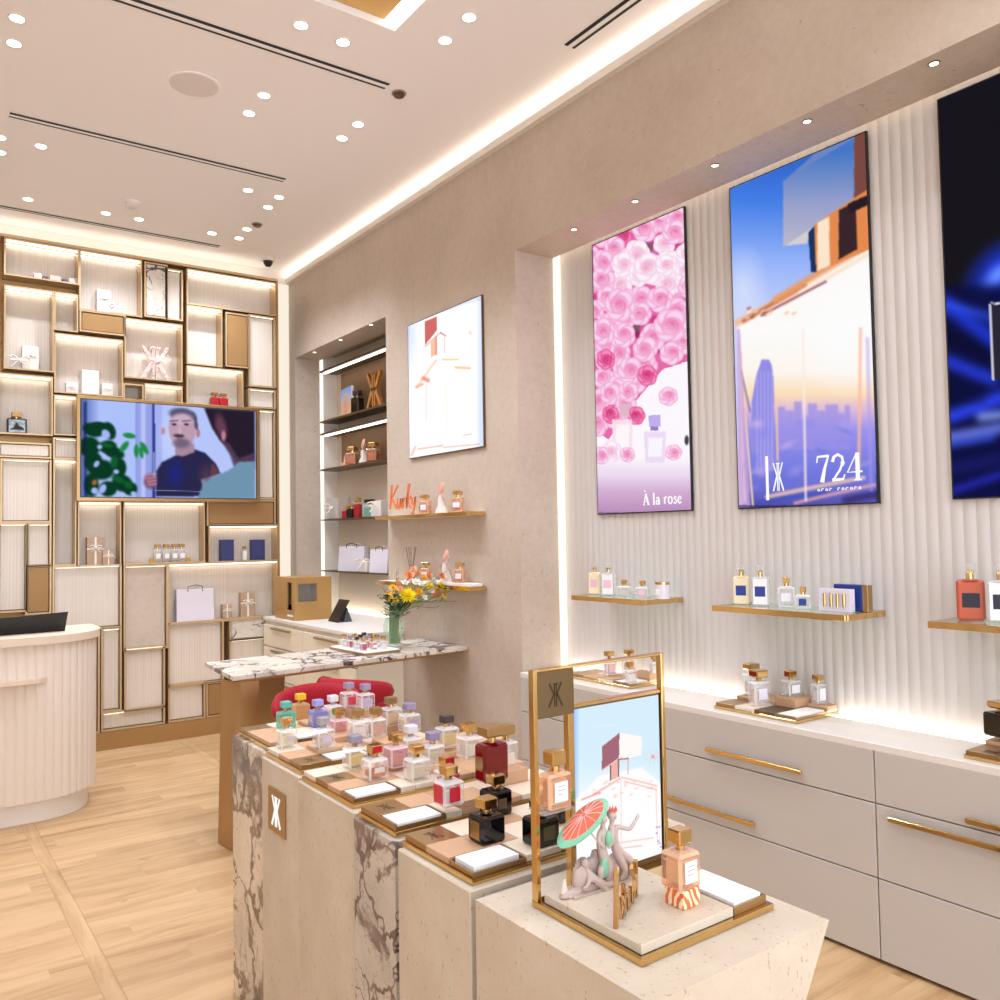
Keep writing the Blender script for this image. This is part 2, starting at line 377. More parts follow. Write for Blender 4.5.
# vertical + horizontal LED slots
def strip(name, label, b, m=M_LED, cat='strip light', group=None):
    c = ((b[0]+b[1])/2, (b[2]+b[3])/2, b[4]); return solo(name, MB().box(*b), m, label, cat, c, group)
strip('led_strip', 'vertical glowing strip at the left edge of the fluted poster niche', (3.288, 3.335, NY1-.012, NY1-.002, .81, 3.5), emis('led_v', (255, 240, 220), 1.7))
strip('led_strip', 'thin glowing slot along the top of the fluted poster niche', (3.30, 3.33, -3.1, NY1-.02, 3.33, 3.34), emis('led_t', (255, 236, 214), 2.5))
strip('led_strip', 'bright strip along the back of the long white drawer counter', (3.287, 3.325, -1.5, NY1-.02, .785, .800), emis('led_b', (255, 244, 230), 6.0))
strip('led_strip', 'vertical glowing strip at the left edge of the alcove shelves', (3.243, 3.268, NY3-.008, NY3+.01, .93, NZ2+.04), emis('led_v', (255, 240, 220), 1.7))
strip('led_strip', 'warm glowing strip running up the corner beside the gold wall unit', (2.86, 2.99, YB-.012, YB-.004, .0, 3.93), emis('led_c', (255, 242, 224), .95))
strip('led_strip', 'hidden strip light lying on top of the gold wall unit', (-1.2, 2.75, 7.33, 7.36, 3.9, 3.906), emis('led_w', (255, 242, 226), 8.0))

# ------------------------------------------------------------------ ceiling fixtures
def spot_light(name, loc, w, ang, blend, parent, col=(.90, .985, 1.12), rad=.03, tilt=(0, 0)):
    l = bpy.data.lights.new(name, 'SPOT'); l.energy = w; l.spot_size = R(ang); l.spot_blend = blend; l.color = col; l.shadow_soft_size = rad
    o = bpy.data.objects.new(name, l); COL.objects.link(o); o.parent = parent; o.location = loc; o.rotation_euler = (tilt[0], tilt[1], 0); return o
ring = None; face = None
def downlight(x, y, label, z=ZC, r=.031, w=SPOT_W, lamp=M_LAMP, ang=118, rimm=None, group='recessed ceiling downlights', tilt=(0, 0)):
    global ring, face
    key = ('dl', r, lamp.name)
    if key not in MATS:
        a = MB(); a.lathe([(r*1.25, 0), (r*1.25, -.004), (r*1.02, -.004), (r*1.02, 0)], 24)
        b = MB(); b.cyl((0, 0, -.003), r, .002, 24)
        MATS[key] = (a.mesh('trim_ring', rimm or M_WHITE), b.mesh('lamp_face', lamp))
    t = thing('downlight', label, 'ceiling light', (x, y, z), 0, group)
    link('trim_ring', MATS[key][0], t); link('lamp_face', MATS[key][1], t)
    spot_light('lamp_beam', (0, 0, -.03), w, ang, .85, t, tilt=tilt)
    return t
DL = [((17, 18), 'nearest the top left corner of the photo, far one of a pair'), ((14, 43), 'farther of the pair at the top left corner'),
 ((41, 146), 'just beyond the left end of the middle air slot'), ((0, 137), 'half cut by the left photo edge, near the middle air slot'),
 ((0, 152), 'half cut by the left photo edge, second past the middle air slot'), ((28, 199), 'leftmost of the row before the far air slot'),
 ((106, 213), 'second from left in the row before the far air slot'), ((139, 219), 'right beside and below the smoke detector'),
 ((212, 233), 'above the middle right part of the gold wall unit'), ((247, 229), 'close to the small dark sensor, left of it'),
 ((239, 238), 'farthest light, just past the small dark sensor'), ((248, 190), 'left one of three past the right end of the middle slot'),
 ((279, 197), 'right one of three past the right end of the middle slot'), ((268, 207), 'lowest of three past the right end of the middle slot'),
 ((264, 95), 'near one of the pair right of the round speaker'), ((249, 113), 'far one of the pair right of the round speaker'),
 ((301, 25), 'left one of the pair left of the gold coffer corner'), ((343, 42), 'right one of the pair below the gold coffer corner'),
 ((358, 124), 'near one of the pair beside the dark ceiling sensor'), ((342, 138), 'far one of the pair beside the dark ceiling sensor'),
 ((469, 17), 'near one of the pair right of the gold coffer'), ((445, 40), 'far one of the pair right of the gold coffer')]
for (px, py), s in DL:
    q = P(px, py, 2, ZC); downlight(q[0], q[1], 'round white downlight, '+s, tilt=((0, R(12)) if q[0] > 2 and q[1] < 5 else (0, 0)))
OFFL = [(.5, 1.4, 'left one of the pair above the front plinth'), (.75, 1.4, 'right one of the pair above the front plinth'), (1.7, 1.2, 'between the front plinth and the drawer counter'), (2.3, 1.2, 'close to the blue satin poster'),
 (2.3, .1, 'near the entrance, above the end of the drawer counter'), (1.0, .0, 'near the entrance, over open floor'), (-.6, 3.3, 'left of the desk aisle, nearest'), (-.6, 4.9, 'in front of the reception desk'), (-.6, 1.6, 'left aisle near the entrance'), (-.6, 6.2, 'behind the reception desk')]
for x, y, s_ in OFFL: downlight(x, y, 'round white ceiling downlight '+s_)
for i, (px, py) in enumerate([(574, 229), (635, 201), (715, 165), (807, 121), (934, 63)]):
    q = P(px, py, 2, NZ1)
    downlight(q[0], q[1], 'tiny dark rimmed spotlight in the niche soffit, '+['first from the left', 'second, above the pink rose poster', 'middle one of five', 'fourth, above the skyline poster', 'fifth, nearest the right photo edge'][i], NZ1, .016, 3.5, M_LAMPS, 90, M_BRONZED, 'niche soffit spotlights')
for i, (px, py) in enumerate([(314.5, 352), (340.5, 339.5), (371, 324.5)]):
    q = P(px, py, 2, NZ2)
    downlight(q[0], q[1], 'tiny spotlight in the alcove soffit, '+['leftmost of three', 'middle of three', 'rightmost of three'][i], NZ2, .016, 3.0, M_LAMPS, 90, M_BRONZED, 'alcove soffit spotlights')
# round speaker
q = P(194, 85, 2, ZC); t = thing('ceiling_speaker', 'large round flush speaker grille in the ceiling', 'speaker', (q[0], q[1], ZC))
part(t, 'grille', MB().cyl((0, 0, -.004), .125, .003, 40), mat('grille', (230, 221, 214), .8)); part(t, 'rim', MB().lathe([(.14, 0), (.14, -.005), (.125, -.005), (.125, 0)], 40), M_CEIL)
def air_slot(label, b, along):
    x0, x1, y0, y1 = b; t = thing('air_slot', label, 'air vent', ((x0+x1)/2, (y0+y1)/2, ZC), 0, 'linear ceiling air slots')
    m = MB()
    if along == 'x':
        m.box(x0, x1, y0, y0+.02, ZC-.003, ZC+.001); m.box(x0, x1, y1-.02, y1, ZC-.003, ZC+.001); c = MB().box(x0, x1, y0+.02, y1-.02, ZC-.005, ZC+.001)
    else:
        m.box(x0, x0+.02, y0, y1, ZC-.003, ZC+.001); m.box(x1-.02, x1, y0, y1, ZC-.003, ZC+.001); c = MB().box(x0+.02, x1-.02, y0, y1, ZC-.005, ZC+.001)
    part(t, 'slot_opening', m, M_DARK, True); part(t, 'center_bar', c, M_CEIL, True)
air_slot('long double black air slot left of the gold coffer', (.2, 2.19, 3.985, 4.05), 'x')
air_slot('middle double air slot below the round speaker', (.55, 2.19, 5.46, 5.52), 'x')
air_slot('far thin air slot just before the gold wall unit', (.2, 2.24, 7.03, 7.08), 'x')
air_slot('short double black air slot near the right wall top', (2.735, 2.80, 1.9, 3.17), 'y')
for (px, py), s in (((399, 93), 'small dark brown sensor at the end of the near air slot'), ((257, 224), 'small dark brown sensor near the farthest downlights')):
    q = P(px, py, 2, ZC); t = thing('ceiling_sensor', s, 'sensor', (q[0], q[1], ZC), 0, 'dark ceiling sensors')
    part(t, 'base', MB().cyl((0, 0, -.006), .04, .006, 20), M_GREY); part(t, 'cap', MB().cyl((0, 0, -.02), .028, .014, 16), M_BRONZED)
q = P(132, 202, 2, ZC); t = thing('smoke_detector', 'round cream smoke detector on the ceiling', 'smoke detector', (q[0], q[1], ZC))
part(t, 'base', MB().cyl((0, 0, -.012), .055, .012, 24), M_CEIL); part(t, 'cap', MB().lathe([(.03, -.045), (.045, -.03), (.045, -.012)], 20), M_WHITE)
q = P(268, 258, 2, ZC); t = thing('security_camera', 'small black dome camera on the ceiling near the far right corner', 'camera', (q[0], q[1], ZC))
part(t, 'base', MB().cyl((0, 0, -.03), .055, .03, 20), M_WHITE); part(t, 'dome', MB().lathe([(.001, -.08), (.022, -.074), (.036, -.055), (.042, -.03)], 20), M_BLACK, smooth=True)

# ------------------------------------------------------------------ printed pictures (colour per vertex of a fine grid)
class CV:
    def __init__(s, W, H, u, v):
        s.W, s.H = W, H; s.X, s.Y = u, v; s.I = np.ones((H, W, 3))
    def put(s, m, c, al=1.0): m = (np.clip(m, 0, 1)*al)[..., None]; s.I = s.I*(1-m)+np.array(c)/255.0*m
    def ell(s, cx, cy, rx, ry, c, ang=0, soft=.25, al=1.0):
        a = R(ang); dx, dy = s.X-cx, s.Y-cy; u = (dx*math.cos(a)+dy*math.sin(a))/rx; v = (-dx*math.sin(a)+dy*math.cos(a))/ry
        s.put((1-np.sqrt(u*u+v*v))/soft, c, al)
    def poly(s, pts, c, al=1.0, soft=None):
        m = np.zeros_like(s.X, bool); n = len(pts)
        for i in range(n):
            x0, y0 = pts[i]; x1, y1 = pts[(i+1) % n]
            if y0 == y1: continue
            cnd = ((y0 > s.Y) != (y1 > s.Y)) & (s.X < (x1-x0)*(s.Y-y0)/(y1-y0)+x0); m ^= cnd
        m = m.astype(float)
        if soft:
            for _ in range(soft):
                m = (m+np.roll(m, 1, 0)+np.roll(m, -1, 0)+np.roll(m, 1, 1)+np.roll(m, -1, 1))/5
        s.put(m, c, al)
    def line(s, p, q, w, c, al=1.0):
        (x0, y0), (x1, y1) = p, q; dx, dy = x1-x0, y1-y0; L = dx*dx+dy*dy
        t = np.clip(((s.X-x0)*dx+(s.Y-y0)*dy)/L, 0, 1); d = np.hypot(s.X-x0-t*dx, s.Y-y0-t*dy); s.put(1.3-d/(w/2), c, al)
    def blur(s, n):
        for _ in range(n):
            p = np.pad(s.I, ((1, 1), (1, 1), (0, 0)), 'edge'); s.I = (p[1:-1, 1:-1]*2+p[:-2, 1:-1]+p[2:, 1:-1]+p[1:-1, :-2]+p[1:-1, 2:])/6
    def vgrad(s, stops, mask=None, al=1.0, ax='y'):
        k = s.Y if ax == 'y' else s.X; ys = [a for a, _ in stops]; g = np.stack([np.interp(k, ys, [c[i] for _, c in stops]) for i in range(3)], -1)/255
        m = np.ones_like(s.X) if mask is None else mask
        m = (m*al)[..., None]; s.I = s.I*(1-m)+g*m
def picture(root, name, W, H, o, du, dv, uvfn, paint, strength, label=None):
    """grid of W x H points from corner o along du, dv (local coordinates of root)"""
    o, du, dv = np.array(o), np.array(du), np.array(dv)
    a, b = np.meshgrid(np.linspace(0, 1, W), np.linspace(0, 1, H)); pts = o+a[..., None]*du+b[..., None]*dv
    u, v = uvfn(a, b); cv = CV(W, H, u, v); paint(cv)
    idx = np.arange(W*H).reshape(H, W); f = np.stack([idx[:-1, :-1], idx[1:, :-1], idx[1:, 1:], idx[:-1, 1:]], -1).reshape(-1, 4)
    me = bpy.data.meshes.new(name); me.from_pydata(pts.reshape(-1, 3).tolist(), [], f.tolist())
    at = me.color_attributes.new('print', 'FLOAT_COLOR', 'POINT'); c = np.clip(cv.I, 0, 1).reshape(-1, 3)
    c = np.where(c <= .04045, c/12.92, ((c+.055)/1.055)**2.4); c = np.concatenate([c, np.ones((len(c), 1))], 1)
    at.data.foreach_set('color', c.ravel().astype(np.float32)); me.materials.append(paintmat(name, strength))
    return link(name, me, root, label=label)
def quadmap(pc):
    """bilinear survey coordinates of the four picture corners TL,TR,BL,BR"""
    def f(a, b):
        r = []
        for i in range(2): r.append((1-a)*(1-b)*pc[0][i]+a*(1-b)*pc[1][i]+(1-a)*b*pc[2][i]+a*b*pc[3][i])
        return r
    return f
def proj(x, y, z):
    q = CM @ (np.array([x, y, z])-CAM); return 500+FPX*q[0]/-q[2], 500-FPX*q[1]/-q[2]
def lightbox(name, label, cat, x, yl, yr, z0, z1, W, H, paint, strength, dp=.014, edge=M_DARK, group=None, write=None, mark=None):
    t = thing(name, label, cat, (x+dp, (yl+yr)/2, z0), 0, group)
    part(t, 'housing', MB().box(x+.001, x+dp, yr-.006, yl+.006, z0-.006, z1+.006), edge, True)
    o = (0-dp, (yl-yr)/2, z1-z0)
    cr = [proj(x, yl, z1), proj(x, yr, z1), proj(x, yl, z0), proj(x, yr, z0)]
    picture(t, 'printed_panel', W, H, o, (0, yr-yl, 0), (0, 0, z0-z1), quadmap(cr), paint, strength)
    if write:
        mb = MB(); write(mb, lambda a, b, d: (x-d, yl-a, z0+b)); part(t, 'lettering', mb, emis('letters', (255, 255, 255), 1.0), True)
        if mark: mb = MB(); mark(mb, lambda a, b, d: (x-d, yl-a, z0+b)); part(t, 'logo_mark', mb, emis('letters', (255, 255, 255), 1.0), True)
    return t
rng = random.Random(3)
def rose(c, x, y, r, k=0, sq=1.0):
    pal = [((252, 214, 240), (246, 160, 208), (226, 84, 140)), ((255, 246, 252), (250, 206, 232), (236, 130, 178)), ((244, 130, 184), (228, 78, 142), (176, 28, 86))][k]
    a = rng.uniform(-40, 40)
    mixc = lambda p, q, f: tuple(p[i]*(1-f)+q[i]*f for i in range(3))
    for j in range(6):
        th = math.radians(a)+j*1.05; c.ell(x+.42*r*math.cos(th), y+.42*r*math.sin(th)*sq, r*.66, r*.6*sq, mixc(pal[1], pal[0], .2), rng.uniform(0, 180), .12)
        c.ell(x+.46*r*math.cos(th), y+.46*r*math.sin(th)*sq, r*.58, r*.52*sq, mixc(pal[0], (255, 255, 255), .15*rng.random()), rng.uniform(0, 180), .3)
    ox, oy = 0, 0
    for j in range(5):
        f = .66-.13*j; ox += rng.uniform(-.07, .07)*r; oy += rng.uniform(-.07, .07)*r
        c.ell(x+ox, y+oy, r*f, r*f*sq*.95, mixc(pal[1], pal[2], .16*j), rng.uniform(0, 180), .15, .85)
        c.ell(x+ox+rng.uniform(-.06, .06)*r, y+oy+rng.uniform(.02, .09)*r, r*f*.86, r*f*.8*sq, mixc(pal[0], pal[2], .11*j), rng.uniform(0, 180), .3, .9)
def paint_rose(c):
    c.I[:] = np.array((255, 250, 255))/255
    reg = c.Y < np.interp(c.X, [592, 610, 640, 665, 689], [430, 440, 400, 370, 362]); c.put(reg.astype(float), (232, 110, 172))
    for i in range(60):
        x = rng.uniform(592, 690); y = rng.uniform(208, 425)
        if y < np.interp(x, [592, 610, 640, 665, 689], [430, 436, 395, 365, 360]): c.ell(x, y, 7, 6, rng.choice([(150, 24, 84), (96, 92, 88), (206, 60, 130), (250, 180, 220)]), rng.uniform(0, 180), .5, .8)
    ps = []
    for _ in range(900):
        x = rng.uniform(590, 692); y = rng.uniform(205, 430)
        if y > np.interp(x, [592, 610, 640, 665, 689], [428, 434, 392, 362, 356]): continue
        if all(math.hypot(x-a, y-b) > 15 for a, b in ps): ps.append((x, y))
    for x, y in ps:
        k = 1 if (240 < y < 285 and x > 620) else (2 if rng.random() < .27 else 0); rose(c, x, y, rng.uniform(10, 13.5), k, 1.1)
    for x, y, r, k in ((604, 262, 12, 0), (626, 264, 12, 1), (652, 268, 15, 1), (668, 265, 10, 1), (622, 305, 16, 0), (672, 326, 16, 0), (648, 349, 12, 0), (633, 371, 13, 0), (650, 376, 10, 2), (604, 332, 13, 0), (607, 360, 10, 2), (612, 394, 11, 0), (631, 392, 10, 0), (670, 397, 9, 0), (639, 416, 9, 2), (612, 415, 9, 2)): rose(c, x, y, r, k, 1.1)
    tb = np.clip((c.Y-455-(c.X-600)*.02)/14, 0, 1); c.vgrad([(455, (250, 240, 252)), (475, (240, 222, 244)), (492, (214, 176, 214)), (514, (186, 142, 188))], tb)
    c.poly([(622, 404), (632, 404), (632, 417), (622, 417)], (226, 186, 202)); c.poly([(614, 420), (635, 420), (635, 456), (614, 456)], (253, 226, 238), .9, 1); c.poly([(618, 425), (632, 425), (632, 448), (618, 448)], (255, 250, 252), 1, 1)
    c.poly([(651, 416), (663, 415), (663, 427), (652, 427)], (196, 176, 240)); c.poly([(653, 427), (661, 427), (661, 431), (653, 431)], (150, 130, 200)); c.poly([(647, 432), (668, 432), (667, 463), (648, 463)], (240, 222, 248), 1, 1); c.poly([(651, 438), (665, 438), (664, 457), (651, 457)], (252, 248, 255), 1, 1)
    for x, y, r, k in ((613, 452, 11, 1), (602, 456, 9, 0), (630, 455, 8, 0), (675, 453, 8, 0)): rose(c, x, y, r, k)
    c.ell(687, 441, 2.5, 6, (70, 72, 78), 0, .4); c.put(((c.X < 593.5) | (c.Y > 512)).astype(float), (120, 90, 120), .6)
def w_rose(mb, to3):
    S = .06
    def g(ls, x): 
        for ln, a, b in ls: ribbon(mb, [(x+u*S, .036+v*S) for u, v in ln], a*S, b*S, to3, .002, .004)
    g([([(0, 0), (.26, 1)], .09, .09), ([(.26, 1), (.6, 0)], .2, .2), ([(.1, .32), (.46, .32)], .06, .06), ([(-.08, 0), (.14, 0)], .05, .05), ([(.44, 0), (.74, 0)], .05, .05), ([(.1, 1.3), (.26, 1.16)], .1, .06)], .368)
    x = .368+S*1.15
    g([([(.1, 0), (.1, 1.05)], .17, .17), ([(-.04, 0), (.24, 0)], .05, .05)], x); x += .34*S
    def aa(x): g([([(.08, .5), (.2, .62), (.34, .58), (.38, .4), (.38, .08), (.46, .0)], .12, .16), (arc(.2, .18, .16, .17, 0, 360), .12, .12)], x)
    aa(x); x += .95*S
    g([([(.1, 0), (.1, .62)], .16, .16), ([(.12, .45), (.24, .62), (.38, .56)], .07, .15)], x); x += .5*S
    g([(arc(.26, .31, .22, .3, 0, 360, 14), .13, .13)], x); x += .6*S
    g([([(.38, .5), (.22, .62), (.08, .5), (.3, .3), (.4, .14), (.24, 0), (.06, .12)], .1, .13)], x); x += .5*S
    g([([(.06, .34), (.42, .36), (.4, .52), (.24, .62), (.08, .46), (.06, .2), (.22, 0), (.42, .1)], .07, .15)], x)
lightbox('wall_poster', 'tall backlit poster of pink roses with two small bottles', 'poster', 3.324, 3.641, 2.943, 1.71, 3.272, 160, 360, paint_rose, 1.0, group='tall backlit posters in the fluted niche', write=w_rose)
def paint_724(c):
    c.vgrad([(140, (40, 92, 196)), (200, (70, 128, 232)), (260, (150, 180, 252)), (320, (206, 216, 255)), (510, (210, 200, 255))])
    c.put(np.clip(1-np.hypot((c.X-745)/30, (c.Y-290)/50), 0, 1), (235, 240, 255), .6)
    c.poly([(738, 326), (760, 312), (800, 290), (840, 262), (880, 242), (880, 512), (745, 512)], (255, 253, 250), 1, 1)
    m = ((c.X > 738+(c.Y-326)*.055) & (c.Y > 326)).astype(float)
    c.vgrad([(330, (255, 254, 254)), (372, (255, 248, 240)), (395, (255, 224, 186)), (410, (226, 190, 220)), (430, (160, 150, 240)), (470, (118, 124, 226)), (490, (110, 112, 210)), (506, (84, 80, 170))], m)
    c.put(np.clip(1.2-np.hypot((c.X-850)/45, (c.Y-330)/60), 0, 1), (255, 255, 255), 1)
    for x0, x1, yt in ((782, 790, 407), (790, 799, 411), (799, 807, 402), (813, 822, 404), (822, 830, 411), (830, 842, 405), (842, 848, 414), (848, 853, 406), (808, 813, 416)): c.poly([(x0, yt), (x1, yt), (x1, 450), (x0, 450)], (158, 148, 232), .75, 2)
    c.poly([(754, 402), (759, 376), (763, 366), (765, 360), (773, 360), (776, 366), (778, 380), (779, 470), (753, 475)], (150, 144, 232), 1, 1)
    for k in range(5): c.line((760+k*4, 372), (760+k*4, 470), 1.3, (196, 188, 250), .7)
    c.line((781, 400), (782, 460), 2.5, (255, 206, 170), .9)
    for k in range(26):
        x = rng.uniform(745, 870); y = rng.uniform(420, 495); c.ell(x, y, rng.uniform(5, 14), rng.uniform(3, 8), rng.choice([(136, 138, 240), (180, 168, 244), (100, 120, 220), (226, 190, 230)]), rng.uniform(-30, 30), .9, .45)
    for a, b, w, col in (((770, 497), (865, 478), 5, (255, 206, 176)), ((745, 505), (830, 492), 5, (70, 84, 190)), ((800, 503), (875, 485), 4, (236, 170, 170)), ((850, 500), (878, 494), 10, (56, 46, 110))): c.line(a, b, w, col, .8)
    c.line((740, 345), (755, 506), 2.6, (255, 214, 176)); c.line((742, 372), (752, 412), 3, (90, 90, 170), .6); c.poly([(738, 330), (741, 330), (752, 508), (738, 508)], (210, 170, 216), .8, 1)
    c.line((808, 330), (811, 500), 3, (255, 238, 232), .8); c.line((862, 330), (861, 470), 3.5, (255, 190, 160), .8); c.line((868, 340), (872, 490), 4, (176, 160, 236), .5)
    for a, b, w, col in (((738, 324), (800, 292), 9, (244, 190, 150)), ((745, 322), (810, 285), 5, (196, 112, 74)), ((780, 300), (868, 246), 9, (238, 156, 96)), ((790, 304), (868, 256), 5, (255, 226, 200)), ((765, 316), (830, 282), 3, (150, 84, 110))): c.line(a, b, w, col, .85)
    for k in range(14): c.ell(rng.uniform(745, 800), rng.uniform(0, 1)*8+312-rng.uniform(0, 1)*4, 4, 2, rng.choice([(255, 236, 220), (180, 100, 70), (250, 196, 160)]), -25, .6, .8)
    c.poly([(790, 178), (868, 108), (868, 192), (856, 199), (790, 245)], (112, 136, 194), 1, 1); c.vgrad([(150, (70, 120, 200)), (200, (150, 160, 205)), (244, (190, 186, 206))], ((c.X > 788) & (c.X < 855) & (c.Y > 178-(c.X-790)*.62) & (c.Y < 245-(c.X-790)*.69)).astype(float))
    c.poly([(855, 110), (880, 100), (880, 200), (856, 199)], (124, 74, 66), 1)
    c.poly([(790, 245), (824, 222), (814, 236), (812, 243), (792, 245)], (214, 208, 212))
    c.poly([(813, 232), (822, 222), (822, 272), (816, 272)], (28, 52, 96)); c.poly([(819, 224), (868, 190), (880, 190), (880, 246), (821, 273)], (232, 140, 80)); c.poly([(822, 222), (833, 216), (834, 266), (822, 271)], (255, 232, 206), 1, 1)
    c.poly([(842, 210), (857, 202), (859, 250), (842, 260)], (58, 38, 44)); c.poly([(850, 204), (880, 190), (880, 200), (852, 214)], (40, 30, 40))
    c.blur(3)
    c.put(((c.X > 876) | (c.Y > 505)).astype(float), (50, 44, 90), .6)
def w_724(mb, to3):
    S = .118; y0 = .096
    def g(ls, x, s=S, yy=y0):
        for ln, a, b in ls: ribbon(mb, [(x+u*s, yy+v*s) for u, v in ln], a*s, b*s, to3, .002, .004)
    g([([(.04, .74), (.08, .96), (.52, .96)], .05, .1), ([(.54, .99), (.36, .5), (.24, 0)], .05, .17)], .425)
    g([([(.08, .72), (.14, .9), (.3, .98), (.47, .88), (.5, .7), (.38, .42), (.1, .07)], .12, .07), ([(.5, .7), (.46, .55)], .17, .1), ([(.06, .06), (.5, .07), (.56, .24)], .13, .04)], .497)
    g([([(.42, .98), (.04, .3), (.62, .3)], .04, .07), ([(.44, 0), (.44, .98)], .15, .15), ([(.3, .01), (.58, .01)], .05, .05)], .571)
    for k in range(11):
        if k in (4,): continue
        g([([(0, .3), (.03, 0)], .2, .2), ([(.0, .45), (.5, .4)], .16, .16)] if k % 2 else [(arc(.25, .22, .22, .2, 0, 360, 8), .14, .14)], .43+k*.0195, .022, .058)
    mb.box(0, 0, 0, 0, 0, 0) if False else None
    
lightbox('wall_poster', 'tall backlit poster of a city skyline seen through a glass bottle', 'poster', 3.324, 2.643, 1.938, 1.708, 3.264, 230, 500, paint_724, 1.0, group='tall backlit posters in the fluted niche', write=w_724, mark=lambda mb, to3: (ribbon(mb, [(.168, .03), (.168, .235)], .014, .014, to3, .002, .004), logo(mb, .195, .07, .066, .13, to3, .002, .004, .8)))
def paint_blue(c):
    c.I[:] = np.array((22, 20, 26))/255
    c.ell(1010, 272, 60, 34, (30, 60, 240), -38, .9); c.ell(1006, 275, 26, 12, (110, 150, 255), -38, .9)
    c.poly([(938, 288), (1100, 284), (1100, 520), (938, 520)], (12, 14, 60), .9, 3)
    for a, b, w, col, al in (((940, 302), (1000, 340), 20, (34, 60, 226), .8), ((950, 306), (1000, 318), 10, (52, 88, 250), .7), ((945, 362), (1000, 380), 16, (40, 64, 232), .8), ((940, 335), (990, 352), 8, (10, 12, 40), .9),
        ((945, 420), (1010, 398), 18, (44, 66, 236), .9), ((945, 408), (990, 400), 5, (10, 12, 40), .7), ((950, 438), (1010, 428), 12, (120, 140, 255), .8), ((952, 446), (1000, 438), 6, (60, 90, 255), .8), ((950, 428), (990, 418), 4, (8, 8, 30), .8), ((985, 418), (1010, 415), 9, (150, 176, 255), .9),
        ((950, 470), (1010, 458), 16, (26, 26, 100), .8), ((950, 492), (1010, 474), 8, (44, 50, 210), .8), ((950, 503), (1010, 492), 6, (16, 18, 80), .8)): c.line(a, b, w, col, al)
    c.blur(9)
    c.poly([(997, 306), (1100, 306), (1100, 380), (999, 380)], (40, 38, 52)); c.line((998, 304), (1100, 304), 2, (220, 220, 230)); c.line((997, 306), (1000, 380), 1.6, (200, 200, 215))
lightbox('wall_poster', 'tall backlit poster of deep blue satin on black, cut by right photo edge', 'poster', 3.324, 1.628, .94, 1.71, 3.268, 100, 220, paint_blue, 1.15, group='tall backlit posters in the fluted niche')
def paint_small(c):
    c.I[:] = np.array((254, 253, 255))/255
    c.put(np.clip(1-(c.X-409)/14, 0, 1)*np.clip((380-c.Y)/40, 0, 1), (206, 222, 255), .8); c.put(np.clip(1-(481-c.X)/5, 0, 1), (206, 218, 255), .8)
    c.poly([(426.5, 321), (439.5, 315), (439, 330), (426.5, 345)], (206, 106, 102)); c.line((427, 346), (443, 331.5), 1.6, (238, 170, 150)); c.line((443, 332), (448, 335), 1.5, (200, 110, 90))
    c.poly([(433, 342), (438, 337), (438, 354), (433, 357)], (250, 190, 160)); c.line((438.5, 336), (438.5, 354), 1.6, (226, 120, 100)); c.line((447, 335), (447, 352), 1.2, (250, 200, 160))
    for a, b, w, col in (((418, 387), (438, 360), 3, (252, 206, 176)), ((425, 378), (430, 380), 5, (244, 130, 100)), ((417, 387), (424, 384), 3, (246, 160, 130)), ((445, 359), (460, 359), 2, (250, 190, 140)), ((458, 367), (471, 368), 3, (252, 190, 110)), ((428, 385), (428, 420), 1.2, (246, 200, 190)), ((419, 449), (445, 445), 1.5, (246, 150, 130)), ((446, 447), (480, 444), 1.5, (248, 170, 150)), ((465, 435), (473, 434), 1, (240, 160, 150)), ((472, 333), (471, 332), 4, (250, 210, 200)), ((448, 380), (449, 430), 1.5, (252, 232, 216)), ((412, 455), (416, 447), 3, (246, 180, 170))): c.line(a, b, w, col, .8)
    c.put(((c.X < 409.4) | (c.Y < 300-(c.X-481)*.3)).astype(float), (150, 170, 240), .25)
lightbox('wall_poster', 'smaller backlit poster, mostly white glow, on the stone wall', 'poster', 2.984, 5.21, 4.298, 2.148, 3.085, 110, 150, paint_small, 1.1, dp=.015, edge=M_BRONZED)

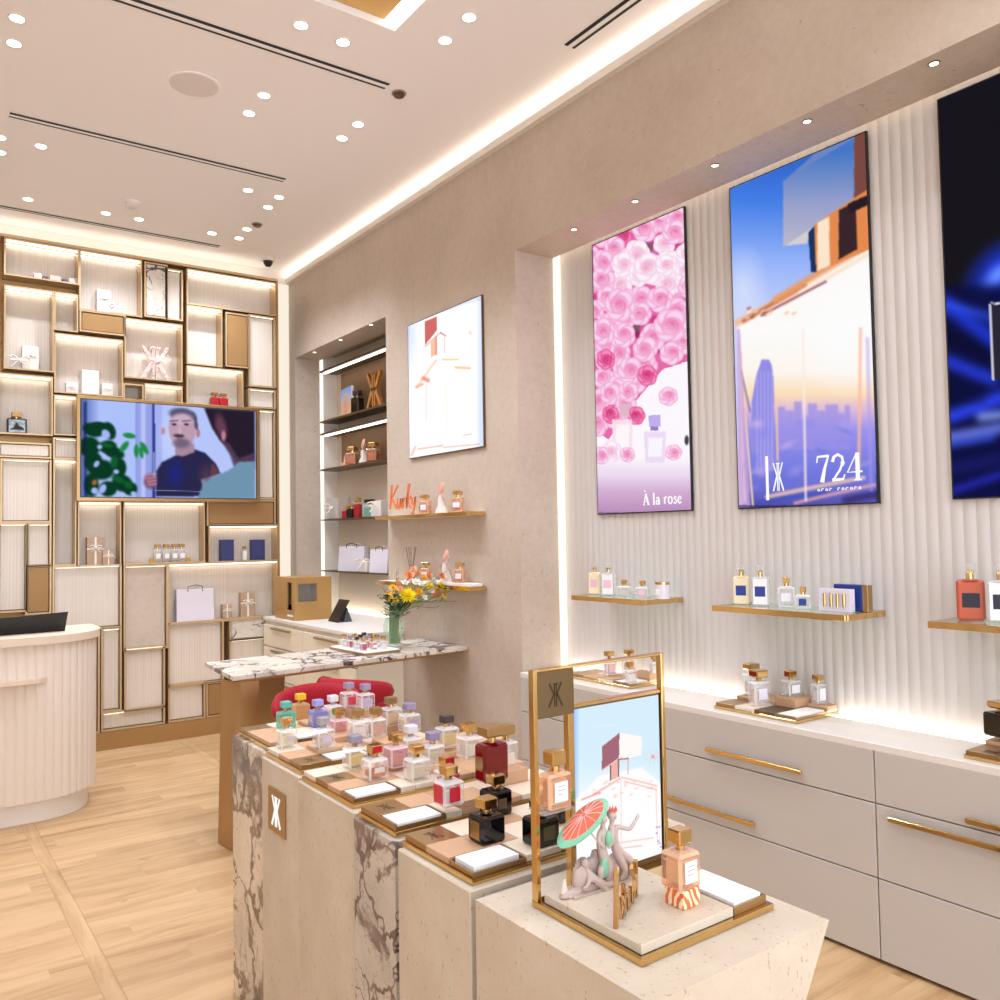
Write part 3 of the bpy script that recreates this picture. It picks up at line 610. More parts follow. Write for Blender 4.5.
# ================================================================== BOTTLES
MC = {}
def cached(key, fn):
    if key not in MC: MC[key] = fn()
    return MC[key]
def capmat(c):
    return {'gold': M_BRASS, 'goldm': M_BRASSD, 'purple': mat('smoky_violet_cap', (150, 136, 168), .25), 'grey': mat('smoky_grey_cap', (150, 142, 158), .25),
            'clear': mat('pearl_cap', (226, 218, 224), .2), 'dark': mat('dark_cap', (62, 50, 50), .3), 'teal': mat('teal_cap', (92, 178, 164), .2), 'yellow': mat('amber_cap', (232, 178, 34), .25), 'silver': mat('silver_cap', (190, 186, 196), .2, .6), 'lav': mat('lavender_cap', (152, 152, 214), .25), 'black': M_BLACK, 'redg': M_BRASS}[c]
def bottle(x, y, z, label, w=.056, d=None, h=.094, cap='gold', tint='clear', liq=None, lab=None, side=None, level=.75, rz=0, group='perfume bottles on the plinths', name='perfume_bottle', capw=.6, capf=None, cat='perfume bottle'):
    d = d or w*.92; k = h/.094; hb = .058*k if h < .12 else h*(.80 if name == 'lotion_bottle' else .68); hn = .010*k; hc = h-hb-hn-.004
    t = thing(name, label, cat, (x, y, z), rz, group)
    GL = {'clear': M_CLEAR, 'teal': glass('teal_glass', (150, 232, 216), .25, (150, 236, 220), .5), 'lav': glass('lavender_glass', (170, 176, 240), .3, (186, 190, 246), .5),
          'pink': glass('pink_glass', (250, 214, 220), .2, (250, 224, 230), .5), 'yellow': glass('amber_glass', (250, 214, 120), .2, (252, 236, 190), .5),
          'black': glass('black_glass', (14, 11, 16), .45, (18, 15, 20), .3), 'red': glass('red_glass', (120, 0, 10), .55, (150, 6, 22), .2), 'orange': glass('peach_glass', (255, 232, 208), .12, (255, 226, 200), .4),
          'white': mat('milk_white', (246, 242, 244), .3), 'rust': mat('rust_soap', (196, 92, 64), .3), 'cream': mat('cream_lotion_b', (244, 228, 192), .35), 'redb': mat('redbox', (176, 26, 40), .3)}[tint]
    EG = {'clear': M_EDGE_GLINT, 'white': M_EDGE_GLINT, 'pink': glass('pink_edge_glint', (255, 226, 232), .6, (255, 226, 232), .3), 'orange': glass('peach_edge_glint', (255, 216, 184), .5, (255, 214, 180), .3)}.get(tint, GL)  # pale bevels and tops: painted brightness of thick glass
    def body():
        m = MB(); b = w*.085; m.box(-w/2, w/2, -d/2, d/2, .0, hb, b, 1); m.cyl((0, 0, hb-.001), w*.36, .004, 8, w*.24); me = m.mesh('glass_body', [GL, EG])
        for f in me.polygons:
            if max(abs(c) for c in f.normal) < .99 or (f.normal.z > .9 and tint not in ('black', 'red')): f.material_index = 1
        return me
    link('glass_body', cached(('gb', w, d, hb, tint), body), t)
    if liq:
        lm = mat('perfume_%d_%d_%d' % liq, liq, .12, 0, Transmission_Weight=.25)
        link('perfume_liquid', cached(('lq', w, d, hb, liq, level), lambda: MB().box(-w*.36, w*.36, -d*.36, d*.36, hb*.14, hb*.14+hb*.72*level, w*.03).mesh('perfume_liquid', lm)), t)
    link('neck', cached(('nk', w, hn, hb, cap), lambda: MB().cyl((0, 0, hb+.002), w*.15, hn+.004, 14).mesh('neck', M_BRASS if cap not in ('clear', 'silver') else capmat('silver'))), t)
    cw = w*capw if (h < .12 or capw != .6) else w*.75
    def capm():
        m = MB(); m.box(-cw/2, cw/2, -cw*.46, cw*.46, hb+hn+.003, h, cw*.07, 1); return m.mesh('cap', capmat(cap))
    link('cap', cached(('cp', cw, hb, h, cap), capm), t)
    if capf: link('cap_inlay', cached(('ci', cw, hb, h, capf), lambda: MB().box(-cw*.36, cw*.36, -cw*.47-.0006, -cw*.46, hb+hn+.006, h-.003).mesh('cap_inlay', mat('inlay_%d' % capf[0], capf, .3))), t)
    if lab:
        lw, lh, lc = lab[:3]; lmm = mat('label_%d_%d_%d' % lc, lc, .45, .0) if lc != 'gold' else M_BRASSD
        link('front_label', cached(('lb', w, d, hb, lw, lh, lc, 'f'), lambda: MB().box(-w*lw/2, w*lw/2, -d/2-.0008, -d/2-.0001, hb*.5-hb*lh/2, hb*.5+hb*lh/2).mesh('front_label', lmm)), t)
        if len(lab) > 3:
            link('label_print', cached(('lp', w, d, hb, lw, lh), lambda: [(lambda m: ([m.box(-w*lw*.3, w*lw*(.3 if i < 2 else .1), -d/2-.0012, -d/2-.0009, hb*.5+hb*lh*(.26-.2*i), hb*.5+hb*lh*(.30-.2*i)) for i in range(3)], m)[1])(MB())][0].mesh('label_print', M_GREY)), t)
    if side:
        lw, lh, lc = side; lmm = mat('label_%d_%d_%d' % lc, lc, .45) if lc != 'gold' else M_BRASSD
        link('side_label', cached(('sl', w, d, hb, lw, lh, lc), lambda: MB().box(-w/2-.0008, -w/2-.0001, -d*lw/2, d*lw/2, hb*.5-hb*lh/2, hb*.5+hb*lh/2).mesh('side_label', lmm)), t)
    return t
# ================================================================== FLUTED NICHE: counter with drawers
CT, CF = .803, 2.98
t = thing('drawer_counter', 'long white built-in drawer counter with brass bar handles under the posters', 'cabinet', (3.15, 1.2, 0))
part(t, 'carcass', MB().box(CF+.022, XF-.01, -1.6, NY1-.002, .012, CT-.03), M_CAB, True)
part(t, 'kick_board', MB().box(CF+.05, XF-.1, -1.6, NY1-.01, 0, .012), M_DARK, True)
part(t, 'countertop', MB().box(CF, XF-.06, -1.6, NY1-.003, CT-.028, CT, .002), M_CABTOP, True)
for j, (ya, yb) in enumerate([(NY1, 2.86), (2.86, 1.788), (1.788, .72), (.72, -.35), (-.35, -1.55)]):
    for z0, z1 in ((.585, .776), (.312, .580), (.016, .307)):
        if True:
            dr = part(t, 'drawer', MB().box(CF, CF+.02, yb+.0025, ya-.0025, z0, z1, .0015), M_CAB, True)
            L = t.location
            hs = {(0, .585): None, (0, .312): (2.82, 2.32, .367), (1, .585): (2.573, 2.084, .634), (1, .312): (2.573, 2.084, .367) if False else None, (2, .312): (1.726, 1.237, .545), (2, .585): (1.452, .963, .612), (3, .585): (.60, .11, .634), (3, .312): (.60, .11, .367)}.get((j, z0))
            if not hs: continue
            ha, hb, zz = hs; h = MB()
            h.box(CF-.028, CF-.016, hb, ha, zz-.009, zz+.009, .002)
            for yy in (hb+.03, ha-.03): h.box(CF-.017, CF+.0, yy-.006, yy+.006, zz-.005, zz+.005)
            for v in h.b.verts: v.co = v.co-L
            link('handle', h.mesh('handle', M_BRASS), dr, label='polished brass bar handle')
# brass framed glass shelves
def brass_shelf(label, x0, x1, y0, y1, z, group, th=.026):
    t = thing('display_shelf', label, 'shelf', ((x0+x1)/2, (y0+y1)/2, z-th), 0, group)
    m = MB(); m.box(x0, x0+.02, y0, y1, z-th, z, .002); m.box(x0+.02, x1, y0, y0+.02, z-th, z, .002); m.box(x0+.02, x1, y1-.02, y1, z-th, z, .002)
    part(t, 'brass_frame', m, M_BRASS, True)
    part(t, 'glass_panel', MB().box(x0+.02, x1, y0+.02, y1-.02, z-th+.002, z-.001), glass('shelf_glass', (240, 250, 244), .25, (232, 240, 232), .4), True); return t
SZ = 1.262
for i, y1 in enumerate((3.575, 2.595, 1.605)):
    brass_shelf('brass edged glass shelf under the '+('rose poster', 'skyline poster', 'blue satin poster')[i], 3.05, XF, y1-(.55, .665, .69)[i], y1, SZ, 'brass shelves in the fluted niche')
SX = 3.19
G1 = 'products on the niche shelves'
def at_shelf(px, py, z=SZ): q = P(px, py, 2, z); return q
def tallb(px, w, h, tint, labc, label, y=None, x=SX, cap=True, z=SZ):
    q = P(px, 585, 0, x); t = bottle(x, float(q[1]), z+.0005, label, w=w*1.3, d=w*.7, h=h*.90, cap='gold', tint=tint, lab=(.62, .36, labc), rz=0, group=G1, name='lotion_bottle', capw=.3, cat='lotion bottle')
    t.rotation_euler = (0, 0, R(-62))
    link('pump_cap', cached(('pc', w, h), lambda: MB().box(-w*.33, w*.33, -w*.24, w*.24, h*.74, h*1.02, .003).mesh('pump_cap', M_ACRYL)), t); return t
M_LOT = None
glass('cream_lotion', (250, 232, 190), .6, (246, 232, 200), .3)
def bt(px, label, **k):
    q = P(px, 590, 0, SX); return bottle(SX, float(q[1]), SZ+.0005, label, rz=R(-62), group=G1, **k)
MATS_T = {}
tallb(595, .052, .165, 'cream', (236, 186, 200), 'pale yellow lotion bottle with pink label, left on the shelf under the roses')
tallb(608.5, .056, .165, 'white', (240, 196, 206), 'white lotion bottle with pink label beside the pale yellow one')
bt(624.3, 'small clear bottle with gold cap, third on the shelf under the roses', w=.07, h=.086, capw=.4, liq=(240, 232, 220))
bt(642.8, 'small clear bottle with pale pink label, fourth under the roses', w=.068, h=.086, capw=.4, lab=(.5, .5, (238, 190, 204)), liq=(244, 232, 226))
def candle(px, label, z=SZ, x=SX):
    q = P(px, 590, 0, x); t = thing('scented_candle', label, 'candle', (x, float(q[1]), z+.0005), 0, G1)
    part(t, 'glass_jar', MB().cyl((0, 0, 0), .036, .072, 24), mat('frost_jar', (228, 224, 232), .2), smooth=True); part(t, 'lid', MB().cyl((0, 0, .0725), .037, .012, 24), M_BRASS, smooth=True)
    part(t, 'jar_label', MB().box(-.0365, -.036, -.014, .014, .02, .05), M_CARD)
candle(662.5, 'white glass candle jar with gold lid on the shelf under the roses')
tallb(741.5, .056, .175, 'cream', (42, 62, 142), 'cream yellow lotion bottle with navy label under the skyline poster')
tallb(760.5, .056, .175, 'white', (42, 62, 142), 'white lotion bottle with navy label under the skyline poster')
bt(786.5, 'clear bottle with gold cap in the middle of the shelf under the skyline', w=.07, d=.045, h=.13, capw=.4, lab=(.55, .4, (234, 234, 242)))
bt(803, 'small clear bottle with navy label, right of middle under the skyline', w=.062, h=.092, capw=.4, lab=(.5, .5, (42, 62, 142)))
q1 = P(819, 605, 0, 3.15); q2 = P(851, 608, 0, 3.15)
t = thing('travel_vial_set', 'white box holding four gold travel vials', 'gift set', (3.15, float(q1[1]+q2[1])/2, SZ+.0005)); W_ = float(q1[1]-q2[1])
part(t, 'box', MB().box(0, .03, -W_/2, W_/2, 0, .092, .001), mat('pale_lilac', (232, 222, 236), .5))
for i in range(4): part(t, 'vial', MB().cyl((-.003, (i-1.5)*W_*.2, .018), .0065, .056, 12), M_BRASS, smooth=True)
q1 = P(834, 600, 0, 3.2); q2 = P(868, 605, 0, 3.2); W_ = float(q1[1]-q2[1])
t = thing('navy_gift_box', 'navy blue box with gold side behind the vial set', 'box', (3.215, float(q1[1]+q2[1])/2, SZ+.0005))
part(t, 'box', MB().box(-.015, .02, -W_/2+.025, W_/2, 0, .108, .001), mat('navy', (34, 56, 134), .4)); part(t, 'gold_side', MB().box(-.015, .02, -W_/2, -W_/2+.024, 0, .108, .001), M_BRASSD)
tallb(970, .07, .2, 'rust', (30, 28, 48), 'rust orange liquid soap bottle with black label under the satin poster')
tallb(1001, .07, .2, 'white', (30, 28, 48), 'white lotion bottle with black label at the right photo edge')

# ================================================================== TRAYS
def tray(label, x0, y0, nx, ny, z, tiles, raised=(), logos=(), cards=(), tx=.0925, ty=.0915, group='brass tasting trays on the plinths', rz=0, th=.013):
    """(x0,y0) = near left corner, tiles: rows (near first) of letters t c b d"""
    X, Y = nx*tx+.008, ny*ty+.008
    t = thing('display_tray', label, 'tray', (x0, y0, z), rz, group)
    part(t, 'brass_base', MB().box(0, X, 0, Y, 0, th, .001), M_BRASS)
    mm = {'t': M_TAN, 'c': M_CREAM, 'b': M_BRASSD, 'd': M_BRONZED}
    for j in range(ny):
        for i in range(nx):
            ch = tiles[j][i] if j < len(tiles) and i < len(tiles[j]) else 't'
            if ch == '.': continue
            x, y = .004+i*tx, .004+j*ty
            part(t, 'tile', MB().box(x+.0008, x+tx-.0008, y+.0008, y+ty-.0008, th+.0002, th+.0142, .0008), mm[ch])
    for i, j, w, h in raised:
        x, y = .004+i*tx, .004+j*ty
        part(t, 'riser_block', MB().box(x+.001, x+tx*w-.001, y+.001, y+ty-.001, th+.0145, th+.0145+h, .0012), M_TAN)
    for i, j in logos:
        x, y = .004+i*tx, .004+j*ty; m = MB(); logo(m, x+.028, y+.022, .036, .044, lambda a, b, d: (a, b, d), th+.0145, th+.0149); part(t, 'engraved_logo', m, M_BRONZED)
    for i, j in cards:
        x, y = .004+i*tx, .004+j*ty
        m = MB(); m.box(x, x+1.5*tx, y, y+.004, th+.0005, th+.010); m.box(x, x+1.5*tx, y+ty-.004, y+ty, th+.0005, th+.014); m.box(x, x+.004, y+.004, y+ty-.004, th+.0005, th+.014); m.box(x+1.5*tx-.004, x+1.5*tx, y+.004, y+ty-.004, th+.0005, th+.014)
        part(t, 'card_holder', m, M_BRASSD)
        part(t, 'half_tile', MB().box(x+1.5*tx+.001, x+2*tx-.001, y+.001, y+ty-.001, th+.0002, th+.0142), M_CREAM)
        for k in range(2): tag(link('scent_card', cached(('card', tx, ty), lambda: MB().box(0, 1.5*tx-.018, 0, ty-.016, 0, .0068, .0004).mesh('scent_card', M_CARD)), None, (x0+x+.009, y0+y+.008, z+th+.0006+k*.0072)), 'white scent card on the '+label.split(' on the ')[-1].replace('under the skyline shelf', '').strip()+(', lower' if k == 0 else ', upper'), 'card', 'white scent cards')
    return t
PT = .90
XL = .988
plinths = [('violet veined marble plinth, farthest of the row', 1.012, 2.722, 3.061, M_MARB2), ('beige travertine plinth with a logo plate, second farthest', .987, 2.393, 2.699, M_TRAV),
 ('beige travertine plinth, third from the far end', .972, 1.998, 2.368, M_TRAV), ('grey veined marble plinth, fourth from the far end', .953, 1.760, 1.969, M_MARB3),
 ('beige travertine plinth just behind the large front one', .938, 1.424, 1.716, M_TRAV)]
for s, x0, y0, y1, mm in plinths:
    x1 = 1.56
    t = thing('plinth', s, 'plinth', ((x0+x1)/2, (y0+y1)/2, 0), 0, 'row of stone plinths')
    part(t, 'stone_body', MB().box(x0, x1, y0, y1, 0, PT, .003), mm, True)
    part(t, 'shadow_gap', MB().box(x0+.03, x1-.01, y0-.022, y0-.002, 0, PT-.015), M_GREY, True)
m = MB(); m.box(0, 0, 0, 0, 0, 0) if False else None
x0, y0, x1, y1 = .926, .923, 1.378, 1.386
m.hexa([(x0, y0, 0), (1.13, y0, 0), (1.13, y1, 0), (x0, y1, 0), (x0, y0, .52), (1.13, y0, .52), (1.13, y1, .52), (x0, y1, .52)])
m.hexa([(x0, y0, .52), (1.13, y0, .52), (1.13, y1, .52), (x0, y1, .52), (x0, y0, PT), (x1, y0, PT), (x1, y1, PT), (x0, y1, PT)])
solo('plinth', m, M_TRAV, 'large beige travertine plinth in front with a slanted right side', 'plinth', ((x0+x1)/2, (y0+y1)/2, 0), 'row of stone plinths')
# logo plate on plinth 2
t = thing('logo_plate', 'bronze plate with white double K logo on a travertine plinth', 'sign', (.985, 2.562, .76))
part(t, 'plate', MB().box(-.004, .0015, -.068, .068, -.066, .066, .001), M_BRONZE); m = MB(); logo(m, -.04, -.045, .08, .09, lambda a, b, d: (-.004-d, -a, b), 0, .0015, 1.0); part(t, 'logo', m, emis('logo_lit', (255, 255, 252), 1.0))
Z1 = PT+.013+.0142+.0004
tray('brass tray of tan and cream tiles on the farthest marble plinth', 1.03, 2.745, 5, 4, PT, ['t..ct', 'tcctc', 'tttcc', 'bccct'], [(3, 3, 1, .03), (4, 2, 1, .03), (2, 2, 1, .012)], [], [(1, 0)], ty=.073)
tray('brass tray on the travertine plinth that carries the logo plate', 1.0, 2.415, 5, 3, PT, ['b..cttc', 'tctct', 'ctcct'], [(1, 1, 1, .012), (2, 2, 2, .018), (4, 2, 1, .045), (3, 0, 1, .02)], [(0, 0)], [(1, 0)])
tray('brass tray on the third plinth from the far end', .982, 2.03, 6, 4, PT, ['..cttt', 'ttcttc', 'bttctc', 'cctctt'], [(2, 2, 1, .012), (4, 2, 1, .02), (5, 1, 1, .055), (3, 3, 1, .02), (5, 3, 1, .03)], [(0, 2)], [(0, 0)], ty=.081)
tray('brass tray on the grey veined marble plinth', .966, 1.776, 6, 2, PT, ['..ttct', 'bttctc'], [(2, 0, 1, .018), (4, 1, 1, .035)], [(0, 1)], [(0, 0)])
tray('brass tray with black bottles on the plinth behind the front one', .955, 1.440, 6, 3, PT, ['...ctt', 'ttcttt', 'bctctc'], [], [(0, 2)], [])
tray_card = thing('card_holder', 'open brass card recess beside the black bottles', 'card holder', (.96, 1.444, PT+.0135), 0)
m = MB(); m.box(0, .135, 0, .003, 0, .010); m.box(0, .135, .0885, .0915, 0, .010); m.box(0, .003, .004, .0875, 0, .010); m.box(.132, .135, .004, .0875, 0, .010); part(tray_card, 'rim', m, M_BRASSD)
part(tray_card, 'side_tile', MB().box(.1365, .2315, .001, .0905, 0, .0142, .0008), M_CREAM)
part(tray_card, 'side_tile', MB().box(.232, .276, .001, .0905, 0, .0142, .0008), M_TAN)
for k in range(3): tag(link('scent_card', cached(('card', 9), lambda: MB().box(0, .114, 0, .07, 0, .0052, .0004).mesh('scent_card', M_CARD)), None, (.970, 1.455, PT+.0141+k*.0056)), 'white scent card beside the black bottles, '+('lowest', 'middle', 'topmost')[k], 'card', 'white scent cards')

# ---- bottles standing on the plinths (world positions surveyed)
CL = dict(liq=(246, 226, 196))
def pb(px, py, dz, label, **k):
    z = Z1+dz; q = P(px, py-3, 2, z); return bottle(float(q[0]), float(q[1]), z, label, **k)
pb(286, 731, 0, 'teal glass bottle with teal cap, farthest left of the row', cap='teal', tint='teal', lab=(.5, .5, (196, 156, 96)))
pb(286.5, 750, 0, 'clear bottle with pale liquid and gold cap right in front of the teal bottle', cap='gold', liq=(244, 226, 170), lab=(.5, .22, (190, 176, 200)))
pb(300.7, 722, 0, 'amber tinted bottle with yellow cap behind the teal one', cap='yellow', tint='yellow', liq=(228, 180, 70))
pb(318, 729, .0, 'lavender glass bottle with lavender cap', cap='lav', tint='lav', side=(.5, .4, (198, 170, 150)))
pb(323.5, 750, .0125, 'clear bottle with silver cap in front of the lavender one', cap='silver', liq=(236, 206, 176), lab=(.55, .3, (196, 180, 200)))
pb(333, 724, 0, 'clear bottle with pearl white cap behind the lavender one', cap='clear', liq=(238, 224, 206))
pb(349, 710.5, .032, 'clear bottle with red label and smoky cap against the red chair', cap='purple', liq=(244, 214, 214), lab=(.55, .5, (206, 62, 80)))
pb(365.5, 712, .032, 'clear bottle with smoky violet cap, right of the red labelled one by the chair', cap='purple', liq=(226, 204, 220), lab=(.6, .25, (176, 160, 190)))
pb(338.5, 739, 0, 'pink tinted bottle with gold cap just behind the silver capped one', cap='gold', tint='pink', liq=(232, 178, 128))
pb(358, 741, .0185, 'clear bottle with gold cap in the middle cluster, left of its twin', cap='goldm', liq=(244, 226, 220))
pb(376, 739, .0185, 'clear bottle with gold cap in the middle cluster, right of its twin', cap='goldm', liq=(222, 170, 140))
pb(391, 727.5, .03, 'clear bottle with peach label and matt gold cap on a tall tan block', cap='goldm', liq=(232, 190, 140), w=.06)
pb(409.5, 734, .02, 'clear bottle with smoky violet cap at the right of the peach labelled one', cap='purple', liq=(240, 222, 200), w=.06, lab=(.5, .45, (170, 152, 184)))
pb(355, 770, 0, 'clear bottle of pale gold perfume with smoky grey cap', cap='grey', liq=(236, 208, 130), w=.06)
pb(375, 781.5, 0, 'peach bottle half full of amber liquid with a red faced gold cap', cap='gold', liq=(216, 120, 24), level=.42, capf=(190, 16, 44), w=.06, lab=(.5, .25, (214, 196, 190)), tint='clear')
pb(396, 769, .0125, 'pale pink glass bottle with glossy gold cap', cap='gold', tint='pink', liq=(232, 184, 150), w=.058)
pb(411, 760, .02, 'clear bottle hidden low between the violet capped bottles', cap='clear', liq=(244, 234, 220))
pb(433, 768, .02, 'clear bottle with square violet cap next to the gold capped one', cap='purple', liq=(244, 222, 190))
pb(417, 782, .0, 'large clear bottle of pale liquid with bronze gold cap at the front of its tray', cap='gold', liq=(250, 228, 196), w=.06)
pb(447, 749, .03, 'clear bottle of golden perfume with dark brown cap on a block', cap='dark', liq=(226, 196, 116), w=.06)
pb(470, 760, .055, 'clear bottle with round gold cap on the tallest tan block', cap='gold', liq=(246, 232, 200), w=.06)
pb(492, 783, .035, 'tall opaque red bottle with gold label and wide gold cap', cap='goldm', tint='red', liq=(120, 4, 18), w=.078, d=.05, h=.142, side=(.6, .38, 'gold'))
pb(506, 779, .0, 'tall clear bottle half hidden behind the red one', cap='goldm', liq=(250, 236, 210), w=.06, d=.045, h=.142)
pb(447, 795, .0, 'bottle with red panels and gold and red cap behind the red labelled front one', cap='gold', tint='clear', liq=(180, 20, 36), capf=(176, 20, 40), lab=(.8, .7, (190, 24, 42)))
pb(449, 807, .018, 'clear bottle with red labels on two faces on a tan block at the tray front', cap='gold', liq=(250, 236, 232), w=.06, lab=(.5, .6, (200, 30, 50)), side=(.75, .75, (206, 40, 54)))
pb(496, 816, .0, 'black glass bottle with dark gold cap, behind the nearest black one', cap='gold', tint='black', liq=(40, 30, 34), w=.062, lab=(.4, .4, (84, 70, 50)))
pb(487, 843, .0, 'nearest black glass bottle with gold side label and gold cap', cap='gold', tint='black', liq=(52, 34, 40), w=.064, side=(.62, .66, 'gold'))
pb(541, 846, .0, 'black glass bottle seen through the gold frame, left one', cap='gold', tint='black', liq=(40, 36, 36), w=.064, lab=(.5, .5, (96, 88, 56)))
pb(562, 822, .0, 'black glass bottle seen through the gold frame, behind the left one', cap='gold', tint='black', liq=(40, 36, 36), w=.06)

# ================================================================== FRONT DISPLAY
FY = 1.285
DBX, DBY = .993, 1.008
t = thing('countertop_display', 'polished brass counter display with stone slab, logo plate and glowing screen', 'display', (DBX, DBY, PT))
part(t, 'brass_base', MB().box(0, .342, 0, .288, .0, .012, .001), M_BRASS)
part(t, 'stone_slab', MB().box(.010, .240, .010, .262, .0125, .0285, .001), M_TRAV)
m = MB(); m.box(.242, .246, .010, .165, .0125, .027); m.box(.246, .332, .010, .014, .0125, .027); m.box(.328, .332, .014, .165, .0125, .027); m.box(.246, .328, .161, .165, .0125, .027); m.box(.246, .328, .014, .161, .0125, .014)
part(t, 'card_recess', m, M_BRASSD)
SLZ = PT+.0288
for k in range(4): tag(link('scent_card', cached(('card', 10), lambda: MB().box(0, .074, 0, .138, 0, .004, .0004).mesh('scent_card', M_CARD)), None, (1.243, 1.024, PT+.0145+k*.0044)), 'white scent card beside the front peach bottle, '+('lowest', 'second lowest', 'second from top', 'topmost')[k], 'card', 'white scent cards')
FO = Vector((1.16-DBX, FY-DBY, .0125))
def fpart(nm, mb, m):
    for v in mb.b.verts: v.co = v.co+FO
    return part(t, nm, mb, m)
zt = 1.343-(PT+.0125)
m = MB(); m.box(-.168, -.158, -.008, .008, 0, zt, .001); m.box(-.158, .176, -.008, .008, zt-.005, zt, .001); fpart('outer_frame', m, M_BRASS)
fpart('side_post', MB().box(.176, .185, -.008, .008, .0, zt, .001), M_BRASS)
fpart('inner_post', MB().box(-.080, -.066, -.004, .012, .0, zt-.075, .001), M_BRASS)
fpart('top_rail', MB().box(-.066, .175, -.004, .012, zt-.084, zt-.077, .001), M_BRASS)
fpart('acrylic_shelf', MB().box(-.158, -.082, -.02, .03, .160, .164), M_ACRYL)
m = MB(); m.box(-.158, -.066, -.005, -.001, zt-.094, zt-.006); fpart('logo_plate', m, mat('plate_brown', (112, 92, 62), .35, .7))
m = MB(); logo(m, -.132, zt-.075, .04, .045, lambda a, b, d: (a, -.005-d, b), 0, .001, .8); fpart('logo', m, mat('plate_mark', (78, 62, 44), .3, .7))
fpart('screen_housing', MB().box(-.066, .174, .0, .012, .0, zt-.086), M_BRONZED)
def paint_screen(c):
    c.vgrad([(700, (214, 236, 252)), (760, (214, 238, 250)), (790, (234, 246, 252)), (850, (254, 252, 252))])
    c.put(np.clip(1-(c.X-574)/5, 0, 1), (150, 190, 255), .8); c.put(np.clip(1-(664-c.X)/6, 0, 1), (120, 160, 250), .7)
    c.poly([(598, 776), (640, 768), (662, 785), (664, 860), (574, 870), (575, 800)], (255, 252, 252), .95, 3)
    c.poly([(617, 733), (640, 737), (640, 756), (617, 760)], (255, 248, 246)); c.poly([(600, 747), (617.5, 733), (617, 758), (600, 771)], (166, 106, 120)); c.line((600, 771), (620, 757), 1.4, (250, 214, 200))
    c.poly([(608, 766), (616, 760), (616, 778), (608, 781)], (240, 180, 170)); c.line((608.5, 766), (608.5, 781), 1.4, (110, 60, 70)); c.line((616.5, 760), (616.5, 777), 1.4, (120, 70, 80)); c.line((626, 758), (626, 775), 1.2, (236, 160, 150)); c.line((616, 760), (626, 759), 1.6, (170, 90, 90))
    for a, b, w, col in (((592, 795), (618, 779), 2.4, (246, 180, 160)), ((620, 778), (656, 786), 2, (246, 186, 170)), ((622, 782), (656, 790), 1.4, (250, 170, 150)), ((619, 780), (619, 850), 1.2, (250, 206, 200)), ((655, 787), (657, 845), 1.2, (250, 200, 196)), ((600, 846), (652, 838), 1.6, (246, 190, 184)), ((610, 850), (640, 846), 1.2, (240, 160, 150)), ((581, 800), (598, 793), 2, (240, 140, 120))): c.line(a, b, w, col, .8)
    for k in range(22): c.ell(rng.uniform(590, 655), rng.uniform(780, 798), 3, 1.2, (246, 170, 150), -20, .8, .5)
    for k in range(9): a = k*.7; c.line((652, 757), (652+8*math.cos(a), 757+8*math.sin(a)), .9, (250, 196, 196), .6)
    c.ell(652, 757, 2.5, 2.5, (246, 160, 160), 0, .6); c.line((594, 727), (618, 725), 1.6, (226, 240, 250), .9)
    for k in range(8): c.ell(rng.uniform(655, 663), rng.uniform(820, 848), 1.6, 1.2, rng.choice([(120, 140, 220), (236, 130, 160)]), 0, .6, .8)
o = (-.064+FO.x, -.0012+FO.y, zt-.088+FO.z); cr = [proj(1.16+a, FY, PT+.0125+b) for a, b in ((-.064, zt-.088), (.172, zt-.088), (-.064, .012), (.172, .012))]
picture(t, 'glowing_screen', 130, 190, o, (.236, 0, 0), (0, 0, -(zt-.1)), quadmap(cr), paint_screen, 1.05)
bottle(1.045, FY-.002, PT+.0125+.1645, 'peach glass bottle with white label on the acrylic shelf inside the brass frame', w=.058, d=.036, h=.108, cap='gold', tint='orange', liq=(255, 222, 186), lab=(.55, .55, (238, 236, 244), 1), level=.9, group='peach bottles in the front display')
t = bottle(1.172, 1.085, SLZ+.0322, 'peach glass bottle with white label standing on a striped cube in front', w=.056, d=.05, h=.102, cap='gold', tint='orange', liq=(255, 222, 186), lab=(.55, .6, (238, 236, 244), 1), level=.9, group='peach bottles in the front display')
n = N('striped_paper', .5); wv = n.n('ShaderNodeTexWave', {'Vector': n.scale((1, 1, .45)), 'Scale': 42, 'Distortion': 6, 'Detail': 2, 'Detail Scale': 1.2}, bands_direction='DIAGONAL')
n.col(n.ramp(wv.outputs[0], [(.42, (226, 112, 60)), (.55, (250, 226, 188))]))
solo('striped_cube', MB().box(1.152, 1.196, 1.062, 1.106, SLZ, SLZ+.032, .001), n.m, 'small cube with orange and cream stripes under the peach bottle', 'cube', (1.174, 1.084, SLZ))
